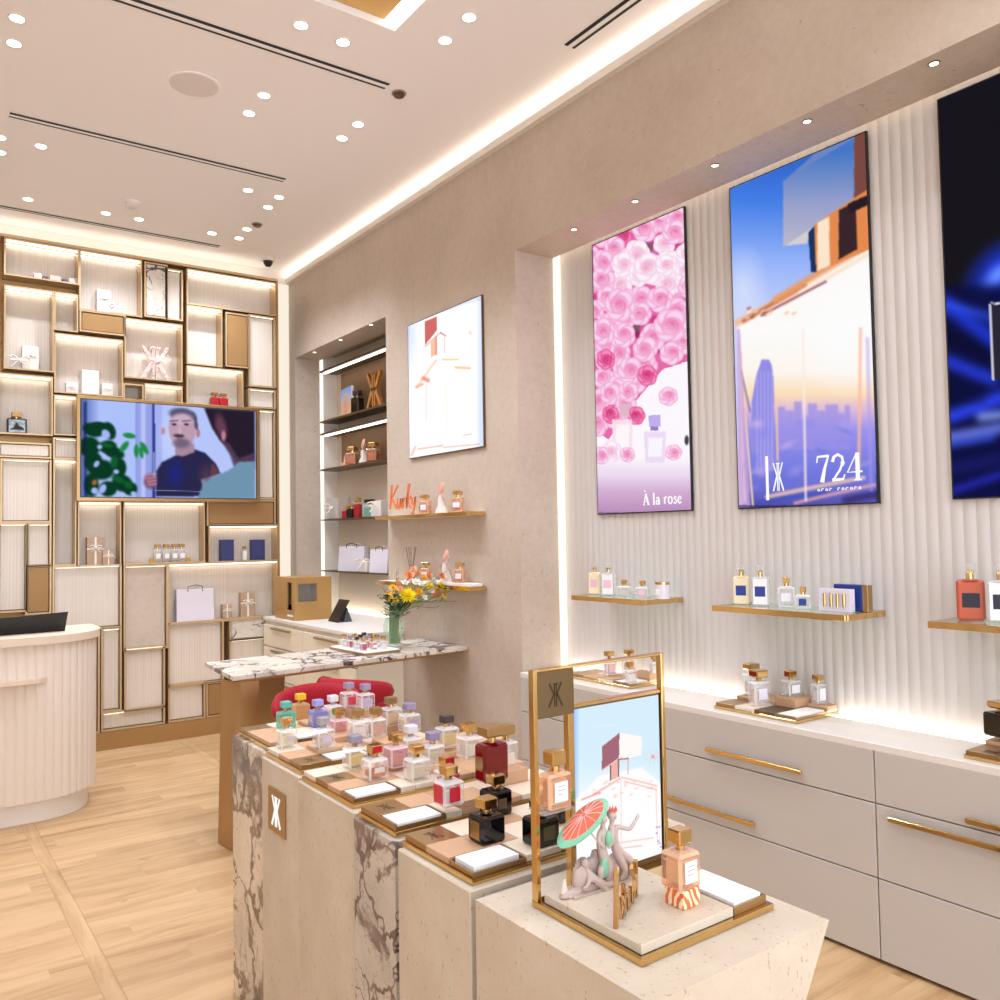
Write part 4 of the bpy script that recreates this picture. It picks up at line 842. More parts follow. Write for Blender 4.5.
# gold word sign standing obliquely on the slab
t = thing('word_sign', 'gold cut out word sign with red front edge seen edge on', 'sign', (1.139, 1.162, SLZ), math.atan2(1.086-1.162, 1.011-1.139))
SG = [([(.012, .0), (.012, .066)], .012), ([(.04, .064), (.016, .034), (.042, .0)], .009), ([(.048, .034), (.05, .006), (.062, .004), (.066, .034)], .007), ([(.066, .034), (.068, .0)], .007), ([(.074, .034), (.076, .0)], .007), ([(.078, .026), (.088, .034)], .007), ([(.094, .0), (.096, .055), (.092, .034)], .008), ([(.108, .036), (.096, .018), (.11, .0)], .007), ([(.116, .04), (.122, .008), (.136, .042)], .008), ([(.136, .098), (.146, .0)], .011)]
for ln, w in SG:
    m = MB(); ribbon(m, ln, w, w, lambda a, b, d: (a, d, b), -.003, .003); part(t, 'letter_stroke', m, M_BRASS)
    m = MB(); ribbon(m, ln, w*.96, w*.96, lambda a, b, d: (a, d, b), -.0038, -.0031); part(t, 'red_face', m, mat('red_face', (196, 66, 66), .4))
# statuette
M_STAT = mat('grey_pink_clay', (192, 172, 162), .8); M_CORAL = mat('coral_paint', (226, 98, 72), .7); M_MINT = mat('mint_paint', (128, 190, 158), .75)
SX0, SY0 = 1.085, 1.232
t = thing('statuette', 'clay coloured statuette of seated figures under a coral parasol', 'statuette', (SX0, SY0, SLZ))
def SP(a, b, dy=0.0): q = P(540+a/5.556, 760+b/5.556, 1, SY0); return Vector((q[0]-SX0, dy, q[2]-SLZ))
def skin(root, name, joints, edges, m, sub=1, label=None):
    me = bpy.data.meshes.new(name); me.from_pydata([j[0] for j in joints], edges, []); me.materials.append(m)
    o = link(name, me, root, label=label); o.modifiers.new('skin', 'SKIN'); sk = me.skin_vertices[0].data
    for i, j in enumerate(joints): r = j[1]; sk[i].radius = (r, r) if not hasattr(r, '__len__') else r
    sk[0].use_root = True; mo = o.modifiers.new('sub', 'SUBSURF'); mo.levels = sub; mo.render_levels = sub+1
    me.polygons.foreach_set('use_smooth', [True]*len(me.polygons)); return o
K = .0009
def figure(root, name, hip, chest, neck, head, la, ra, ll, rl, hr=.0105, k=1.0):
    J = [(hip, .0100*k), (chest, .0098*k), (neck, .0042*k)]; E_ = [(0, 1), (1, 2)]
    def chain(st, pts, rs):
        pr = st
        for p, r in zip(pts, rs): J.append((p, r*k)); E_.append((pr, len(J)-1)); pr = len(J)-1
    chain(1, la, (.0050, .0042, .0034, .0030)); chain(1, ra, (.0050, .0042, .0034, .0030)); chain(0, ll, (.0086, .0066, .0046, .0040)); chain(0, rl, (.0086, .0066, .0046, .0040)); chain(2, [head], (.0072,))
    o = skin(root, name, J, E_, M_STAT, 1)
    hd = link('head', MB().ball(head, (hr*.82, hr*.9, hr), 2).mesh('head', M_STAT, True), root)
    link('hair', MB().ball((head[0], head[1]+.0035, head[2]+.003), (hr*.86, hr*.8, hr*.85), 2).mesh('hair', mat('dark_clay', (150, 132, 124), .85), True), hd)
    link('nose', MB().cyl((head[0], head[1]-hr*1.15, head[2]-.001), .0012, .002, 8, axis='y').mesh('nose', M_STAT), hd); return o
figure(t, 'figure', SP(335, 520), SP(345, 420), SP(350, 360), SP(348, 325), [SP(318, 400, -.006), SP(300, 440, -.012), SP(330, 480, -.014)], [SP(372, 400, -.006), SP(380, 440, -.012), SP(350, 480, -.014)], [SP(330, 560, -.012), SP(300, 600, -.018), SP(310, 670, -.012)], [SP(360, 560, -.012), SP(350, 610, -.018), SP(350, 670, -.01)])
figure(t, 'figure', SP(425, 510, .004), SP(410, 400, .004), SP(408, 345, .004), SP(408, 312, .004), [SP(395, 370), SP(385, 420, -.008), SP(380, 460, -.012)], [SP(435, 370), SP(490, 382, -.004), SP(520, 340, -.004), SP(541, 298, -.004)], [SP(460, 530, -.01), SP(490, 560, -.014), SP(480, 640, -.01)], [SP(430, 560, -.014), SP(440, 600, -.018), SP(420, 660, -.012)])
figure(t, 'figure', SP(300, 660, -.012), SP(262, 640, -.01), SP(245, 600, -.008), SP(238, 568, -.006), [SP(245, 660, -.014), SP(225, 690, -.018), SP(205, 700, -.016)], [SP(280, 650, -.016), SP(300, 670, -.02), SP(325, 665, -.02)], [SP(330, 680, -.016), SP(360, 670, -.018), SP(390, 668, -.014)], [SP(320, 700, -.02), SP(350, 710, -.02), SP(380, 695, -.018)], .009, .85)
m = MB(); m.ball(SP(310, 700, .004), (.052, .016, .022), 3); m.ball(SP(245, 660, .004), (.024, .014, .036), 3); m.ball(SP(440, 610, .006), (.032, .016, .034), 3); m.ball(SP(180, 740, 0), (.03, .012, .010), 3); m.ball(SP(330, 610, .01), (.022, .012, .03), 3)
for v in m.b.verts:
    k = 1+.16*math.sin(v.co.x*420)*math.cos(v.co.z*380+v.co.x*200); v.co.z = max(v.co.z*k, .0)
    v.co.y = v.co.y*k
part(t, 'rocks', m, M_STAT, smooth=True)
m = MB(); m.prism([(-.055, -.02), (.075, -.02), (.07, .018), (-.05, .016)], .0, .004, lambda a, b, d: (a, b, d)); part(t, 'plate', m, M_STAT)
c = SP(256, 354, .008); ax = (SP(385, 232)-SP(125, 490)).normalized(); Lh = (SP(388, 228)-SP(122, 492)).length/2
def umb(r0, r1, m_, name, dz):
    mb = MB(); prof = []
    for i in range(7):
        r = r0+(r1-r0)*i/6; prof.append((r*Lh, (.016)*(1-(r)**2)+dz))
    mb.lathe(prof+[(r1*Lh-.0005, .016*(1-r1**2)-.002+dz), (max(r0*Lh, .0002), .016*(1-r0**2)-.002+dz)], 28, rip=.0, nr=14)
    zdir = (Vector((-.62, -.48, .62))).normalized(); xd = ax; yd = zdir.cross(xd).normalized(); zd = xd.cross(yd).normalized()
    M3 = Matrix((xd, yd, zd)).transposed()
    for v in mb.b.verts: v.co = c+M3 @ Vector((v.co.x, v.co.y*.36, v.co.z*1.5))
    part(t, name, mb, m_, smooth=True); return M3
M3 = umb(.0, .82, M_CORAL, 'parasol_canopy', .0); umb(.80, 1.0, M_MINT, 'parasol_rim', .0)
m = MB()
for k in range(14):
    a = 2*math.pi*k/14; m.tube([c+M3 @ Vector((r*Lh*math.cos(a), r*Lh*math.sin(a)*.36, (.0165*(1-r*r)+.0006)*1.5)) for r in (.08, .35, .6, .8)], .0009, 5)
part(t, 'parasol_ribs', m, mat('pink_line', (216, 176, 166), .8))
part(t, 'parasol_stick', MB().tube([c, SP(300, 450, -.012), SP(318, 560, -.014)], .0016, 6), M_STAT)
part(t, 'mint_drapery', MB().ball(SP(358, 430, -.012), (.0085, .006, .016), 2).ball(SP(322, 585, -.018), (.0095, .006, .019), 2), M_MINT, smooth=True)
m = MB(); hc = SP(413, 285, .004)
for k in range(7): a = 2*math.pi*k/7; m.cyl((hc.x+.0068*math.cos(a), hc.y+.0068*math.sin(a), hc.z), .0022, .008, 5, .0004)
m.cyl((hc.x, hc.y, hc.z-.001), .0076, .003, 12); part(t, 'crown', m, M_CORAL)
m = MB(); m.hexa([SP(112, 742, -.004), SP(148, 742, -.004), SP(148, 742, .0), SP(112, 742, .0), SP(128, 660, -.004), SP(134, 660, -.004), SP(134, 660, 0), SP(128, 660, 0)]); part(t, 'small_sail', m, mat('pale_sail', (226, 206, 196), .7))

# ================================================================== WALL UNIT (back wall)
UY, UD = 7.15, .14
def uw(px, py, y=UY): q = P(px, py, 1, y); return float(q[0]), float(q[2])
t_unit = thing('display_wall_unit', 'gold framed wall shelving unit with ribbed cream panels and lit niches', 'shelving unit', (1.1, 7.29, 0))
U0, U1 = -1.3, 2.785
part(t_unit, 'back_board', MB().box(U0, U1, UY+UD+.012, YB-.02, 0, 3.885), M_BRONZE, True)
part(t_unit, 'top_rail', MB().box(U0, U1, UY-.004, UY+UD+.01, 3.862, 3.885), M_GFR, True)
part(t_unit, 'end_panel', MB().box(U1-.02, U1, UY-.004, UY+UD+.01, .14, 3.86), M_BRONZE, True)
part(t_unit, 'plinth_board', MB().box(U0, U1, UY-.02, UY+UD+.01, 0, .135), M_BRONZE, True)
# cells: type, survey px of top-left and bottom-right opening corners
CELLS = [('o', 6, 237, 78, 283.5), ('o', 81, 246, 141, 316), ('m', 146, 263, 166, 317.5), ('f', 167.5, 269.5, 181.5, 319.5), ('o', 188, 269.5, 274.5, 315),
 ('o', 6, 286, 52.5, 371), ('o', 56, 293, 77, 331), ('g', 81.5, 311, 124, 334.5), ('o', 56, 334, 122, 396), ('o', 126, 319, 181.5, 381),
 ('o', 188, 306, 221.5, 366), ('g', 227, 313.5, 248, 367), ('f', 250, 315.5, 274.5, 387), ('o', 188, 366.5, 242.5, 409), ('f', 250, 389.5, 274.5, 408),
 ('o', 0, 374, 51.5, 434.5), ('o', 55.5, 396, 75.5, 434.5), ('o', 125, 384.5, 142.5, 400), ('o', 146, 384.5, 181.5, 403), ('f', 259, 411, 274.5, 498),
 ('f', 0, 443, 49.5, 457), ('f', 2.5, 460, 49.5, 521), ('f', 0, 525, 25.5, 610), ('f', 28.5, 525, 49.5, 565), ('g', 27.5, 567, 49.5, 612),
 ('f', 55, 439, 78, 458), ('o', 55, 460.5, 75, 564), ('o', 79.5, 502.5, 120, 564.5), ('o', 125, 503, 204, 561), ('g', 208.5, 501, 274.5, 524), ('o', 210, 526.5, 274.5, 559.5),
 ('f', 54.5, 568, 120, 626), ('s', 125.5, 567, 166.5, 646.5), ('o', 169.5, 565, 274.5, 616.5), ('f', 170, 624.5, 222.5, 680), ('m', 231, 620, 268.5, 636.5), ('f', 231, 641, 268.5, 690),
 ('f', 103, 630, 120, 709), ('f', 126, 649.5, 163.5, 706), ('f', 103, 714.5, 163.5, 728.5), ('f', 170, 686, 204, 722), ('g', 208, 684, 222.5, 719), ('f', 231, 694, 268.5, 712),
 ('f', 55, 632, 98, 735)]
for i, (ty, xa, ya, xb, yb) in enumerate(CELLS):
    x0, z1 = uw(xa, ya); x1, z0 = uw(xb, yb); z0 = max(z0, .15); z1 = min(z1, 3.848)
    th = .011
    if ty == 'o':
        if x1 > 2.72: x1 = U1-.022
        m = MB(); m.box(x0-th, x0, UY, UY+UD, z0-th, z1+th); m.box(x1, x1+th*.8, UY, UY+UD, z0-th, z1+th); m.box(x0, x1, UY, UY+UD, z1, z1+th); m.box(x0, x1, UY-.002, UY+UD, z0-th, z0)
        part(t_unit, 'niche_frame', m, M_GFR, True)
        part(t_unit, 'ribbed_panel', MB().box(x0+.001, x1-.001, UY+UD-.004, UY+UD+.01, z0+.001, z1-.001), M_RIB, True)
        if z1-z0 > .12: part(t_unit, 'light_strip', MB().box(x0+.004, x1-.004, UY+UD-.04, UY+UD-.015, z1-.006, z1-.001), emis('led_unit_back', (255, 244, 226), 5.0), True); part(t_unit, 'light_baffle', MB().box(x0+.001, x1-.001, UY+.036, UY+.044, z1-.02, z1-.001), M_GFR, True); part(t_unit, 'light_strip', MB().box(x0+.004, x1-.004, UY+.012, UY+.034, z1-.010, z1-.001), emis('led_unit', (255, 248, 236), 3.0), True)
    else:
        mm = {'f': M_RIB, 'g': mat('bronze_panel', (164, 126, 80), .5, .4), 's': M_WALL, 'm': M_MARB}[ty]
        lit = ty in 'fs' and x1-x0 > .09 and z1-z0 > .12
        if lit: part(t_unit, 'light_strip', MB().box(x0+.008, x1-.008, UY+.004, UY+.012, z1-.005, z1-.001), emis('led_panel', (255, 246, 230), 2.2), True)
        part(t_unit, {'f': 'ribbed_panel', 'g': 'bronze_panel', 's': 'stone_panel', 'm': 'marble_panel'}[ty], MB().box(x0+.004, x1-.004, UY+(.03 if lit else .006), UY+UD+.011, z0+.004, z1-.004, .004), mm, True)
        m = MB(); e = .013
        m.box(x0-e, x0, UY, UY+UD, z0-e, z1+e); m.box(x1, x1+e, UY, UY+UD, z0-e, z1+e); m.box(x0, x1, UY, UY+UD, z1, z1+e); m.box(x0, x1, UY, UY+UD, z0-e, z0)
        part(t_unit, 'panel_frame', m, M_GFR, True)
# generic columns left of the frame
for k in range(4):
    for j in range(5):
        x0 = U0+.03+k*.47; x1 = x0+.43; z0 = .16+j*.745; z1 = z0+.70
        if x1 < .60: part(t_unit, 'ribbed_panel', MB().box(x0, x1, UY+.01, UY+UD+.01, z0, z1, .004), M_RIB, True)
# unit goods ----------------------------------------------------------
def us(px, py, dep=.07):
    """point on a unit shelf: survey px of the item's base, standing inside the niche"""
    q = P(px, py, 1, UY+dep); return float(q[0]), UY+dep, float(q[2])
M_BOXW = mat('gift_white', (240, 228, 220), .6); M_RIBB = mat('cream_ribbon', (246, 238, 228), .5); M_KRAFT = mat('kraft_tan', (190, 160, 132), .6)
def bow(mb, x, y, z, s):
    for sg in (-1, 1):
        mb.tube([(x, y, z), (x+sg*s*.5, y-.004, z+s*.45), (x+sg*s, y-.004, z+s*.3), (x+sg*s*.8, y-.002, z-s*.05), (x, y, z)], s*.09, 6)
        mb.tube([(x, y, z), (x+sg*s*.4, y-.008, z-s*.4), (x+sg*s*.75, y-.01, z-s*.75)], s*.07, 6, s*.04)
    mb.ball((x, y-.003, z), s*.17, 1)
def giftbox(label, px0, px1, pyt, pyb, dp=.08, m=None, ribbon_=True, dep=.06, group='gift boxes on the wall unit', zs=None):
    x0, y, z0 = us(px0, pyb, dep); x1, _, z1 = us(px1, pyt, dep); z0 = zs if zs is not None else z0
    h = abs(z1-z0); w = x1-x0; t = thing('gift_box', label, 'gift box', ((x0+x1)/2, y, z0), 0, group)
    part(t, 'box', MB().box(-w/2, w/2, 0, dp*.75, 0, h, .002), m or M_BOXW)
    if ribbon_:
        mb = MB(); mb.box(-w*.06, w*.06, -.0015, -.0002, 0, h); mb.box(-w/2-.001, w/2+.001, -.0015, -.0002, h*.55, h*.55+w*.1); bow(mb, 0, -.006, h*.62, w*.36); part(t, 'ribbon', mb, M_RIBB)
    return t
def cellz(i): return max(uw(CELLS[i][3], CELLS[i][4])[1], .15)+.0005
for k, (a, b) in enumerate(((34, 42), (43, 48), (50, 61), (63, 68), (69, 77))):
    x0, y, _ = us(a, 282, .05); x1 = us(b, 282, .05)[0]; z = cellz(0)
    solo('gift_box', MB().box(x0, x1, y, y+.07, z, z+(.05 if k % 2 == 0 else .035), .002), M_BOXW if k % 2 == 0 else mat('slate_box', (110, 106, 116), .5),
         'small flat box on the top left niche shelf, '+('first', 'second', 'third', 'fourth', 'fifth')[k]+' from the left, '+('cream' if k % 2 == 0 else 'slate grey'), 'box', (x0, y, z), 'small boxes in the top left niche')
giftbox('white box with ribbon bow in the niche right of the top left one', 97, 111, 291, 313, zs=cellz(1))
mb = MB(); x, y, z = us(117, 312, .05); bow(mb, 0, 0, .05, .06); o = solo('ribbon_bow', mb, M_RIBB, 'loose pale ribbon bow beside the white box in the upper niche', 'ribbon', (0, 0, 0)); o.location = (x, y, cellz(1)+.008)
giftbox('white box with large bow in the brightest left niche', 22, 39, 347, 369, zs=cellz(5))
mb = MB(); bow(mb, 0, 0, .06, .07); o = solo('ribbon_bow', mb, M_RIBB, 'cream ribbon bow in the brightest left niche', 'ribbon', (0, 0, 0)); o.location = (us(19, 369, .04)[0], us(0, 0, .04)[1], cellz(5)+.008)
giftbox('tall white box in the niche above the left end of the television', 82, 99, 371, 395, zs=cellz(8), ribbon_=False)
giftbox('small white gift with bow left of the tall white box above the television', 66, 78, 383, 395, zs=cellz(8), dep=.05)
giftbox('small white gift with bow right of the tall white box above the television', 102, 113, 384, 395, zs=cellz(8), dep=.05)
# crystal double K
t = thing('crystal_logo', 'sparkling clear double K sculpture in the niche above the television', 'sculpture', (us(155, 380, .07)[0], UY+.07, cellz(9)))
m = MB(); logo(m, -.125, .0, .25, .27, lambda a, b, d: (a, d, b), -.015, .015, 1.0)
part(t, 'crystal_body', m, glass('crystal', (255, 244, 240), .45, (250, 232, 226), .5))
m = MB(); m.box(-.13, .13, -.02, .02, -.0, .006); part(t, 'base_bar', m, M_ACRYL)
sp_ = MB()
for k in range(26):
    ln = LOGO[k % 6][0]; u = rng.random(); x = ln[0][0]+(ln[1][0]-ln[0][0])*u; z = ln[0][1]+(ln[1][1]-ln[0][1])*u; sp_.ball((-.125+.25*x, -.018, .27*z), .007, 1)
part(t, 'crystal_beads', sp_, mat('bead', (252, 236, 232), .15))
# black bottle with picture plate
x0, y, _ = us(7, 432, .06); x1 = us(27, 432, .06)[0]; t = thing('perfume_bottle', 'large dark bottle with silvery picture plate in the left niche', 'perfume bottle', ((x0+x1)/2, y, cellz(15)), 0); w = x1-x0
part(t, 'glass_body', MB().box(-w/2, w/2, 0, .06, 0, w*.88, .008, 2), mat('dark_plum', (46, 16, 26), .15)); part(t, 'neck', MB().cyl((0, .03, w*.88), w*.14, w*.1, 16), M_BRASS); part(t, 'cap', MB().box(-w*.26, w*.26, .005, .055, w*.97, w*1.26, .003), M_BRONZE)
def paint_plate(c):
    c.I[:] = np.array((206, 222, 228))/255
    for _ in range(30): c.ell(rng.random(), rng.random(), .15, .1, rng.choice([(240, 248, 250), (150, 170, 178), (120, 134, 140)]), rng.uniform(0, 180), .8, .6)
    c.poly([(.1, .75), (.3, .6), (.4, .3), (.5, .2), (.6, .45), (.85, .6), (.95, .8), (.1, .82)], (70, 66, 62), .95, 2)
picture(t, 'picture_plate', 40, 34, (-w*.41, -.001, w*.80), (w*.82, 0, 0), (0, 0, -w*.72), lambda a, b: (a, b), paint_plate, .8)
def ub(px, ci, label, dep=.06, **k): return bottle(us(px, 0, dep)[0], UY+dep, cellz(ci), label, group='bottles on the wall unit', **k)
ub(213, 13, 'small red bottle above the television, left one', w=.07, h=.13, tint='redb', cap='goldm'); ub(221.5, 13, 'small red bottle above the television, right one', w=.07, h=.125, tint='redb', cap='goldm', dep=.05)
giftbox('tan gift box with cream ribbon below the television', 87, 104, 537, 564, m=M_KRAFT, zs=cellz(27), dep=.075)
giftbox('smaller tan gift with bow beside the larger one below the television', 103, 114, 550, 564, m=M_KRAFT, zs=cellz(27), dep=.045)
for k, px in enumerate((157, 165.5, 173.5, 180.5)): ub(px, 28, 'clear bottle with white label in the niche below the television, '+('first', 'second', 'third', 'fourth')[k]+' from the left', w=.058, h=.145, cap='goldm', lab=(.6, .4, (246, 244, 250)), liq=(236, 222, 196))
for k, px in enumerate((151, 187)):
    o = solo('scented_candle', MB().cyl((0, 0, 0), .017, .03, 16), mat('amber_jar', (226, 160, 40), .3), 'tiny amber jar '+('left' if k == 0 else 'right')+' of the four bottles below the television', 'candle', (0, 0, 0)); o.location = (us(px, 0, .05)[0], UY+.05, cellz(28))
for k, (a, b) in enumerate(((221, 234), (252, 265))): giftbox('navy blue box '+('left' if k == 0 else 'right')+' of the tiny bottle under the bronze panel', a, b, 539.5, 559.5, m=mat('deep_navy', (52, 56, 112), .5), ribbon_=False, zs=cellz(30))
ub(241.5, 30, 'tiny white bottle with gold cap between two navy boxes', w=.036, h=.12, tint='white', cap='goldm')
def shopping_bag(label, x0, x1, y, z, h, dp, rz=0, group=None, flip=0):
    t = thing('shopping_bag', label, 'shopping bag', ((x0+x1)/2, y, z), rz, group); w = x1-x0
    M_BAG = mat('lilac_paper', (226, 218, 226), .6)
    part(t, 'bag_body', MB().hexa([(-w/2, -dp/2, 0), (w/2, -dp/2, 0), (w/2, dp/2, 0), (-w/2, dp/2, 0), (-w/2, -dp*.3, h), (w/2, -dp*.3, h), (w/2, dp*.3, h), (-w/2, dp*.3, h)]), M_BAG)
    for sg in (-1, 1): part(t, 'handle', MB().tube([(-w*.2, sg*dp*.32, h*.92), (-w*.19, sg*dp*.32, h*1.08), (0, sg*dp*.32, h*1.13), (w*.19, sg*dp*.32, h*1.08), (w*.2, sg*dp*.32, h*.92)], .003, 6), M_DARK if sg < 0 else M_RIBB)
    return t
x0 = us(176, 620, .07)[0]; x1 = us(213, 620, .07)[0]; zb = cellz(33)
shopping_bag('large pale lilac paper bag in the wide lower niche', x0, x1, UY+.08, zb, P(195, 589, 1, UY+.05)[2]-zb, .08)
giftbox('small tan gift with cream bow beside the lilac bag', 223, 232, 604, 618, m=M_KRAFT, zs=zb); giftbox('tall tan gift box with cream bow at the right of the wide niche', 241, 255, 592, 617, m=M_KRAFT, zs=zb)

# ------------------------------------------------------------------ television
TY = UY-.06
a = P(81.5, 399, 1, TY); b = P(256, 498.5, 1, TY); tx0, tz1, tx1, tz0 = float(a[0]), float(a[2])+.0, float(b[0]), float(b[2])
t = thing('television', 'large gold framed television showing a smiling man and a plant', 'television', ((tx0+tx1)/2, TY, tz0))
part(t, 'gold_frame', MB().box(tx0-.034, tx1+.038, TY+.002, TY+.045, tz0-.034, tz1+.032, .004), M_BRASSD, True)
part(t, 'wall_bracket', MB().box((tx0+tx1)/2-.3, (tx0+tx1)/2+.3, TY+.045, UY-.003, tz0+.1, tz1-.1), M_BLACK, True)
part(t, 'screen_bezel', MB().box(tx0-.008, tx1+.008, TY-.002, TY+.002, tz0-.006, tz1+.006), M_BLACK, True)
def paint_tv(c):
    T = lambda a, b: (75+a/5.263, 390+b/5.263)
    pl = lambda pts, col, al=1, s=None: c.poly([T(*p) for p in pts], col, al, s)
    def el(x, y, rx, ry, col, ang=0, soft=.2, al=1.0): q = T(x, y); c.ell(q[0], q[1], rx/5.263, ry/5.263, col, ang, soft, al)
    def ln(a, b, w, col, al=1.0): c.line(T(*a), T(*b), w/5.263, col, al)
    c.I[:] = np.array((178, 196, 252))/255
    c.put(np.clip(1-(c.X-84)/14, 0, 1), (80, 100, 180), .8); el(250, 250, 160, 260, (176, 194, 255), 0, .9)
    pl([(300, 60), (385, 60), (385, 570), (300, 570)], (150, 164, 232)); pl([(325, 60), (345, 60), (345, 570), (325, 570)], (196, 206, 252), .8, 1); pl([(380, 60), (394, 60), (396, 570), (382, 570)], (44, 58, 140)); pl([(398, 60), (430, 60), (430, 570), (398, 570)], (168, 180, 244)); ln((298, 60), (300, 570), 4, (90, 110, 200), .7)
    pl([(430, 60), (940, 60), (940, 570), (430, 570)], (184, 200, 254)); el(500, 250, 100, 160, (206, 218, 255), 0, .9, .7)
    # leaves
    for x, y, rx, ry, a_ in ((90, 210, 60, 40, 20), (165, 215, 36, 55, -20), (70, 300, 60, 60, 0), (120, 190, 50, 26, 10), (190, 330, 60, 34, 20), (215, 410, 40, 60, 0), (130, 420, 70, 60, 0), (80, 500, 40, 70, 0), (230, 490, 60, 50, 30), (160, 520, 50, 46, 0), (270, 520, 40, 40, 30), (160, 300, 50, 40, 0), (90, 380, 50, 60, 0)):
        el(x, y, rx, ry, (10, 58, 36), a_, .25)
    for x, y, rx, ry, a_ in ((150, 290, 50, 16, 10), (210, 470, 45, 22, 30), (260, 500, 30, 24, 40), (190, 380, 24, 44, 0)): el(x, y, rx, ry, (18, 92, 46), a_, .5)
    for x, y, rx, ry, a_ in ((150, 232, 22, 30, -30), (120, 300, 14, 14, 0), (200, 430, 16, 14, 0), (105, 390, 14, 22, 30), (285, 545, 16, 14, 0), (135, 520, 18, 30, 20), (95, 530, 18, 20, 0)): el(x, y, rx, ry, (166, 184, 250), a_, .3)
    for x, y, rx, ry, a_ in ((265, 240, 38, 17, 10), (240, 298, 18, 40, 35), (300, 320, 14, 42, 0), (340, 305, 16, 44, -30), (325, 330, 12, 36, -10)): el(x, y, rx, ry, (34, 140, 70), a_, .3)
    el(95, 487, 14, 20, (190, 110, 50), 20, .5); pl([(45, 60), (60, 60), (60, 570), (45, 570)], (20, 30, 70), .7, 1)
    # man
    pl([(400, 430), (430, 380), (500, 345), (600, 310), (660, 330), (720, 385), (748, 440), (640, 470), (660, 560), (400, 560)], (42, 40, 78), 1, 1); el(500, 440, 60, 100, (32, 42, 140), 0, .9, .8); el(670, 450, 60, 90, (84, 60, 76), 0, .9, .8)
    pl([(700, 380), (748, 440), (690, 455)], (120, 66, 80), .8, 1)
    pl([(500, 290), (600, 280), (606, 325), (540, 350), (500, 340)], (168, 138, 160), 1, 1)
    el(437, 215, 12, 20, (196, 140, 150)); el(624, 228, 12, 24, (190, 124, 140)); el(540, 200, 78, 112, (192, 158, 178), 0, .12); el(540, 128, 84, 40, (96, 90, 120), 8, .3); el(535, 155, 70, 40, (206, 176, 196), 0, .4); pl([(596, 110), (620, 150), (622, 215), (606, 200)], (84, 78, 108), 1, 1)
    el(535, 280, 60, 34, (110, 96, 122), 0, .5, .9); el(520, 240, 36, 12, (60, 44, 66), 4, .4, .9); el(520, 256, 20, 5, (150, 90, 110), 0, .4); el(524, 212, 11, 26, (210, 176, 186), 0, .5)
    for x in (495, 560): el(x, 180, 17, 7, (58, 40, 60), 4, .4); ln((x-22, 163), (x+20, 160), 6, (50, 38, 58), .9); el(x, 181, 4, 4, (20, 14, 30))
    # hand
    el(370, 480, 40, 50, (130, 80, 110), 0, .4); 
    for k in range(4): ln((345+k*6, 450+k*16), (400, 440+k*18), 13, (196, 140, 160), .8)
    ln((388, 330), (390, 450), 8, (226, 232, 255), .8)
    # second person from behind
    pl([(655, 90), (945, 90), (945, 380), (840, 380), (780, 300), (740, 260), (700, 200)], (40, 30, 46), 1, 2); el(750, 190, 40, 90, (120, 70, 96), -15, .6, .8); pl([(740, 250), (800, 285), (850, 360), (945, 330), (945, 420), (830, 420), (800, 340)], (86, 62, 84), .9, 3); el(765, 240, 16, 36, (200, 130, 150), 0, .5)
    pl([(620, 570), (650, 500), (700, 460), (800, 420), (850, 380), (945, 375), (945, 570)], (112, 150, 176), 1, 2); c.blur(2); ln((390, 527), (640, 535), 4, (226, 232, 255), .5)
cr = [proj(tx0, TY, tz1), proj(tx1, TY, tz1), proj(tx0, TY, tz0), proj(tx1, TY, tz0)]
L = t.location; picture(t, 'screen', 240, 135, (tx0-L.x, -.003, tz1-L.z), (tx1-tx0, 0, 0), (0, 0, tz0-tz1), quadmap(cr), paint_tv, 1.0)

# ================================================================== RECEPTION DESK
t = thing('reception_desk', 'fluted cream reception desk with rounded corner and pale wood top', 'desk', (-.2, 5.9, 0))
DY0, DX1, DR, DH = 5.54, 1.082, .36, 1.06
def dpath(off, n=14, full=True):
    pts = []; cx, cy = DX1-DR, DY0+DR; r = DR+off
    L_ = [(-1.4, DY0-off)]; step = .05; k = int((cx+1.4)/step)
    L_ += [(-1.4+(cx+1.4)*i/k, DY0-off) for i in range(1, k)]
    L_ += [(cx+r*math.cos(a), cy+r*math.sin(a)) for a in [math.pi*1.5+math.pi/2*i/n for i in range(n+1)]]
    L_ += [(DX1+off, 6.12)]; return L_
def fpath(off, dep=.007):
    base = dpath(off, 14); out = []
    P_ = [Vector(p) for p in base]; seg = []; tot = 0
    for a, b in zip(P_, P_[1:]): l = (b-a).length; seg.append((tot, a, b, l)); tot += l
    cnt = round(tot/.05)
    for i in range(cnt*5+1):
        s = tot*i/(cnt*5); k = max(j for j in range(len(seg)) if seg[j][0] <= s+1e-9); s0, a, b, l = seg[k]; p = a+(b-a)*((s-s0)/l); d = (b-a).normalized(); nn = Vector((d.y, -d.x))
        u = (i % 5)/5; p = p-nn*dep*(1-abs(math.sin(math.pi*u))**.6); out.append((p.x, p.y))
    return out
id3 = lambda a, b, d: (a, b, d)
part(t, 'fluted_front', MB().prism(fpath(0)+[(DX1-.06, 6.12), (-1.4, 6.12)], .125, DH-.045, id3), M_DESK, True)
part(t, 'toe_plinth', MB().prism(dpath(-.045)+[(-1.4, 6.1)], 0, .125, id3), M_WHITE, True)
m = MB(); m.prism(dpath(.022)+[(DX1+.022, 6.16), (-1.4, 6.16)], DH-.045, DH, id3); part(t, 'desk_top', m, M_DESKTOP, True)
mx0, mx1 = P(0, 681, 1, DY0)[0]-.9, P(43, 681, 1, DY0)[0]
part(t, 'bag_ledge', MB().prism([(mx0, DY0), (mx0, DY0-.05), (mx1-.08, DY0-.05), (mx1-.02, DY0-.035), (mx1+.02, DY0+.002)], .80, .825, id3), M_DESKTOP, True)
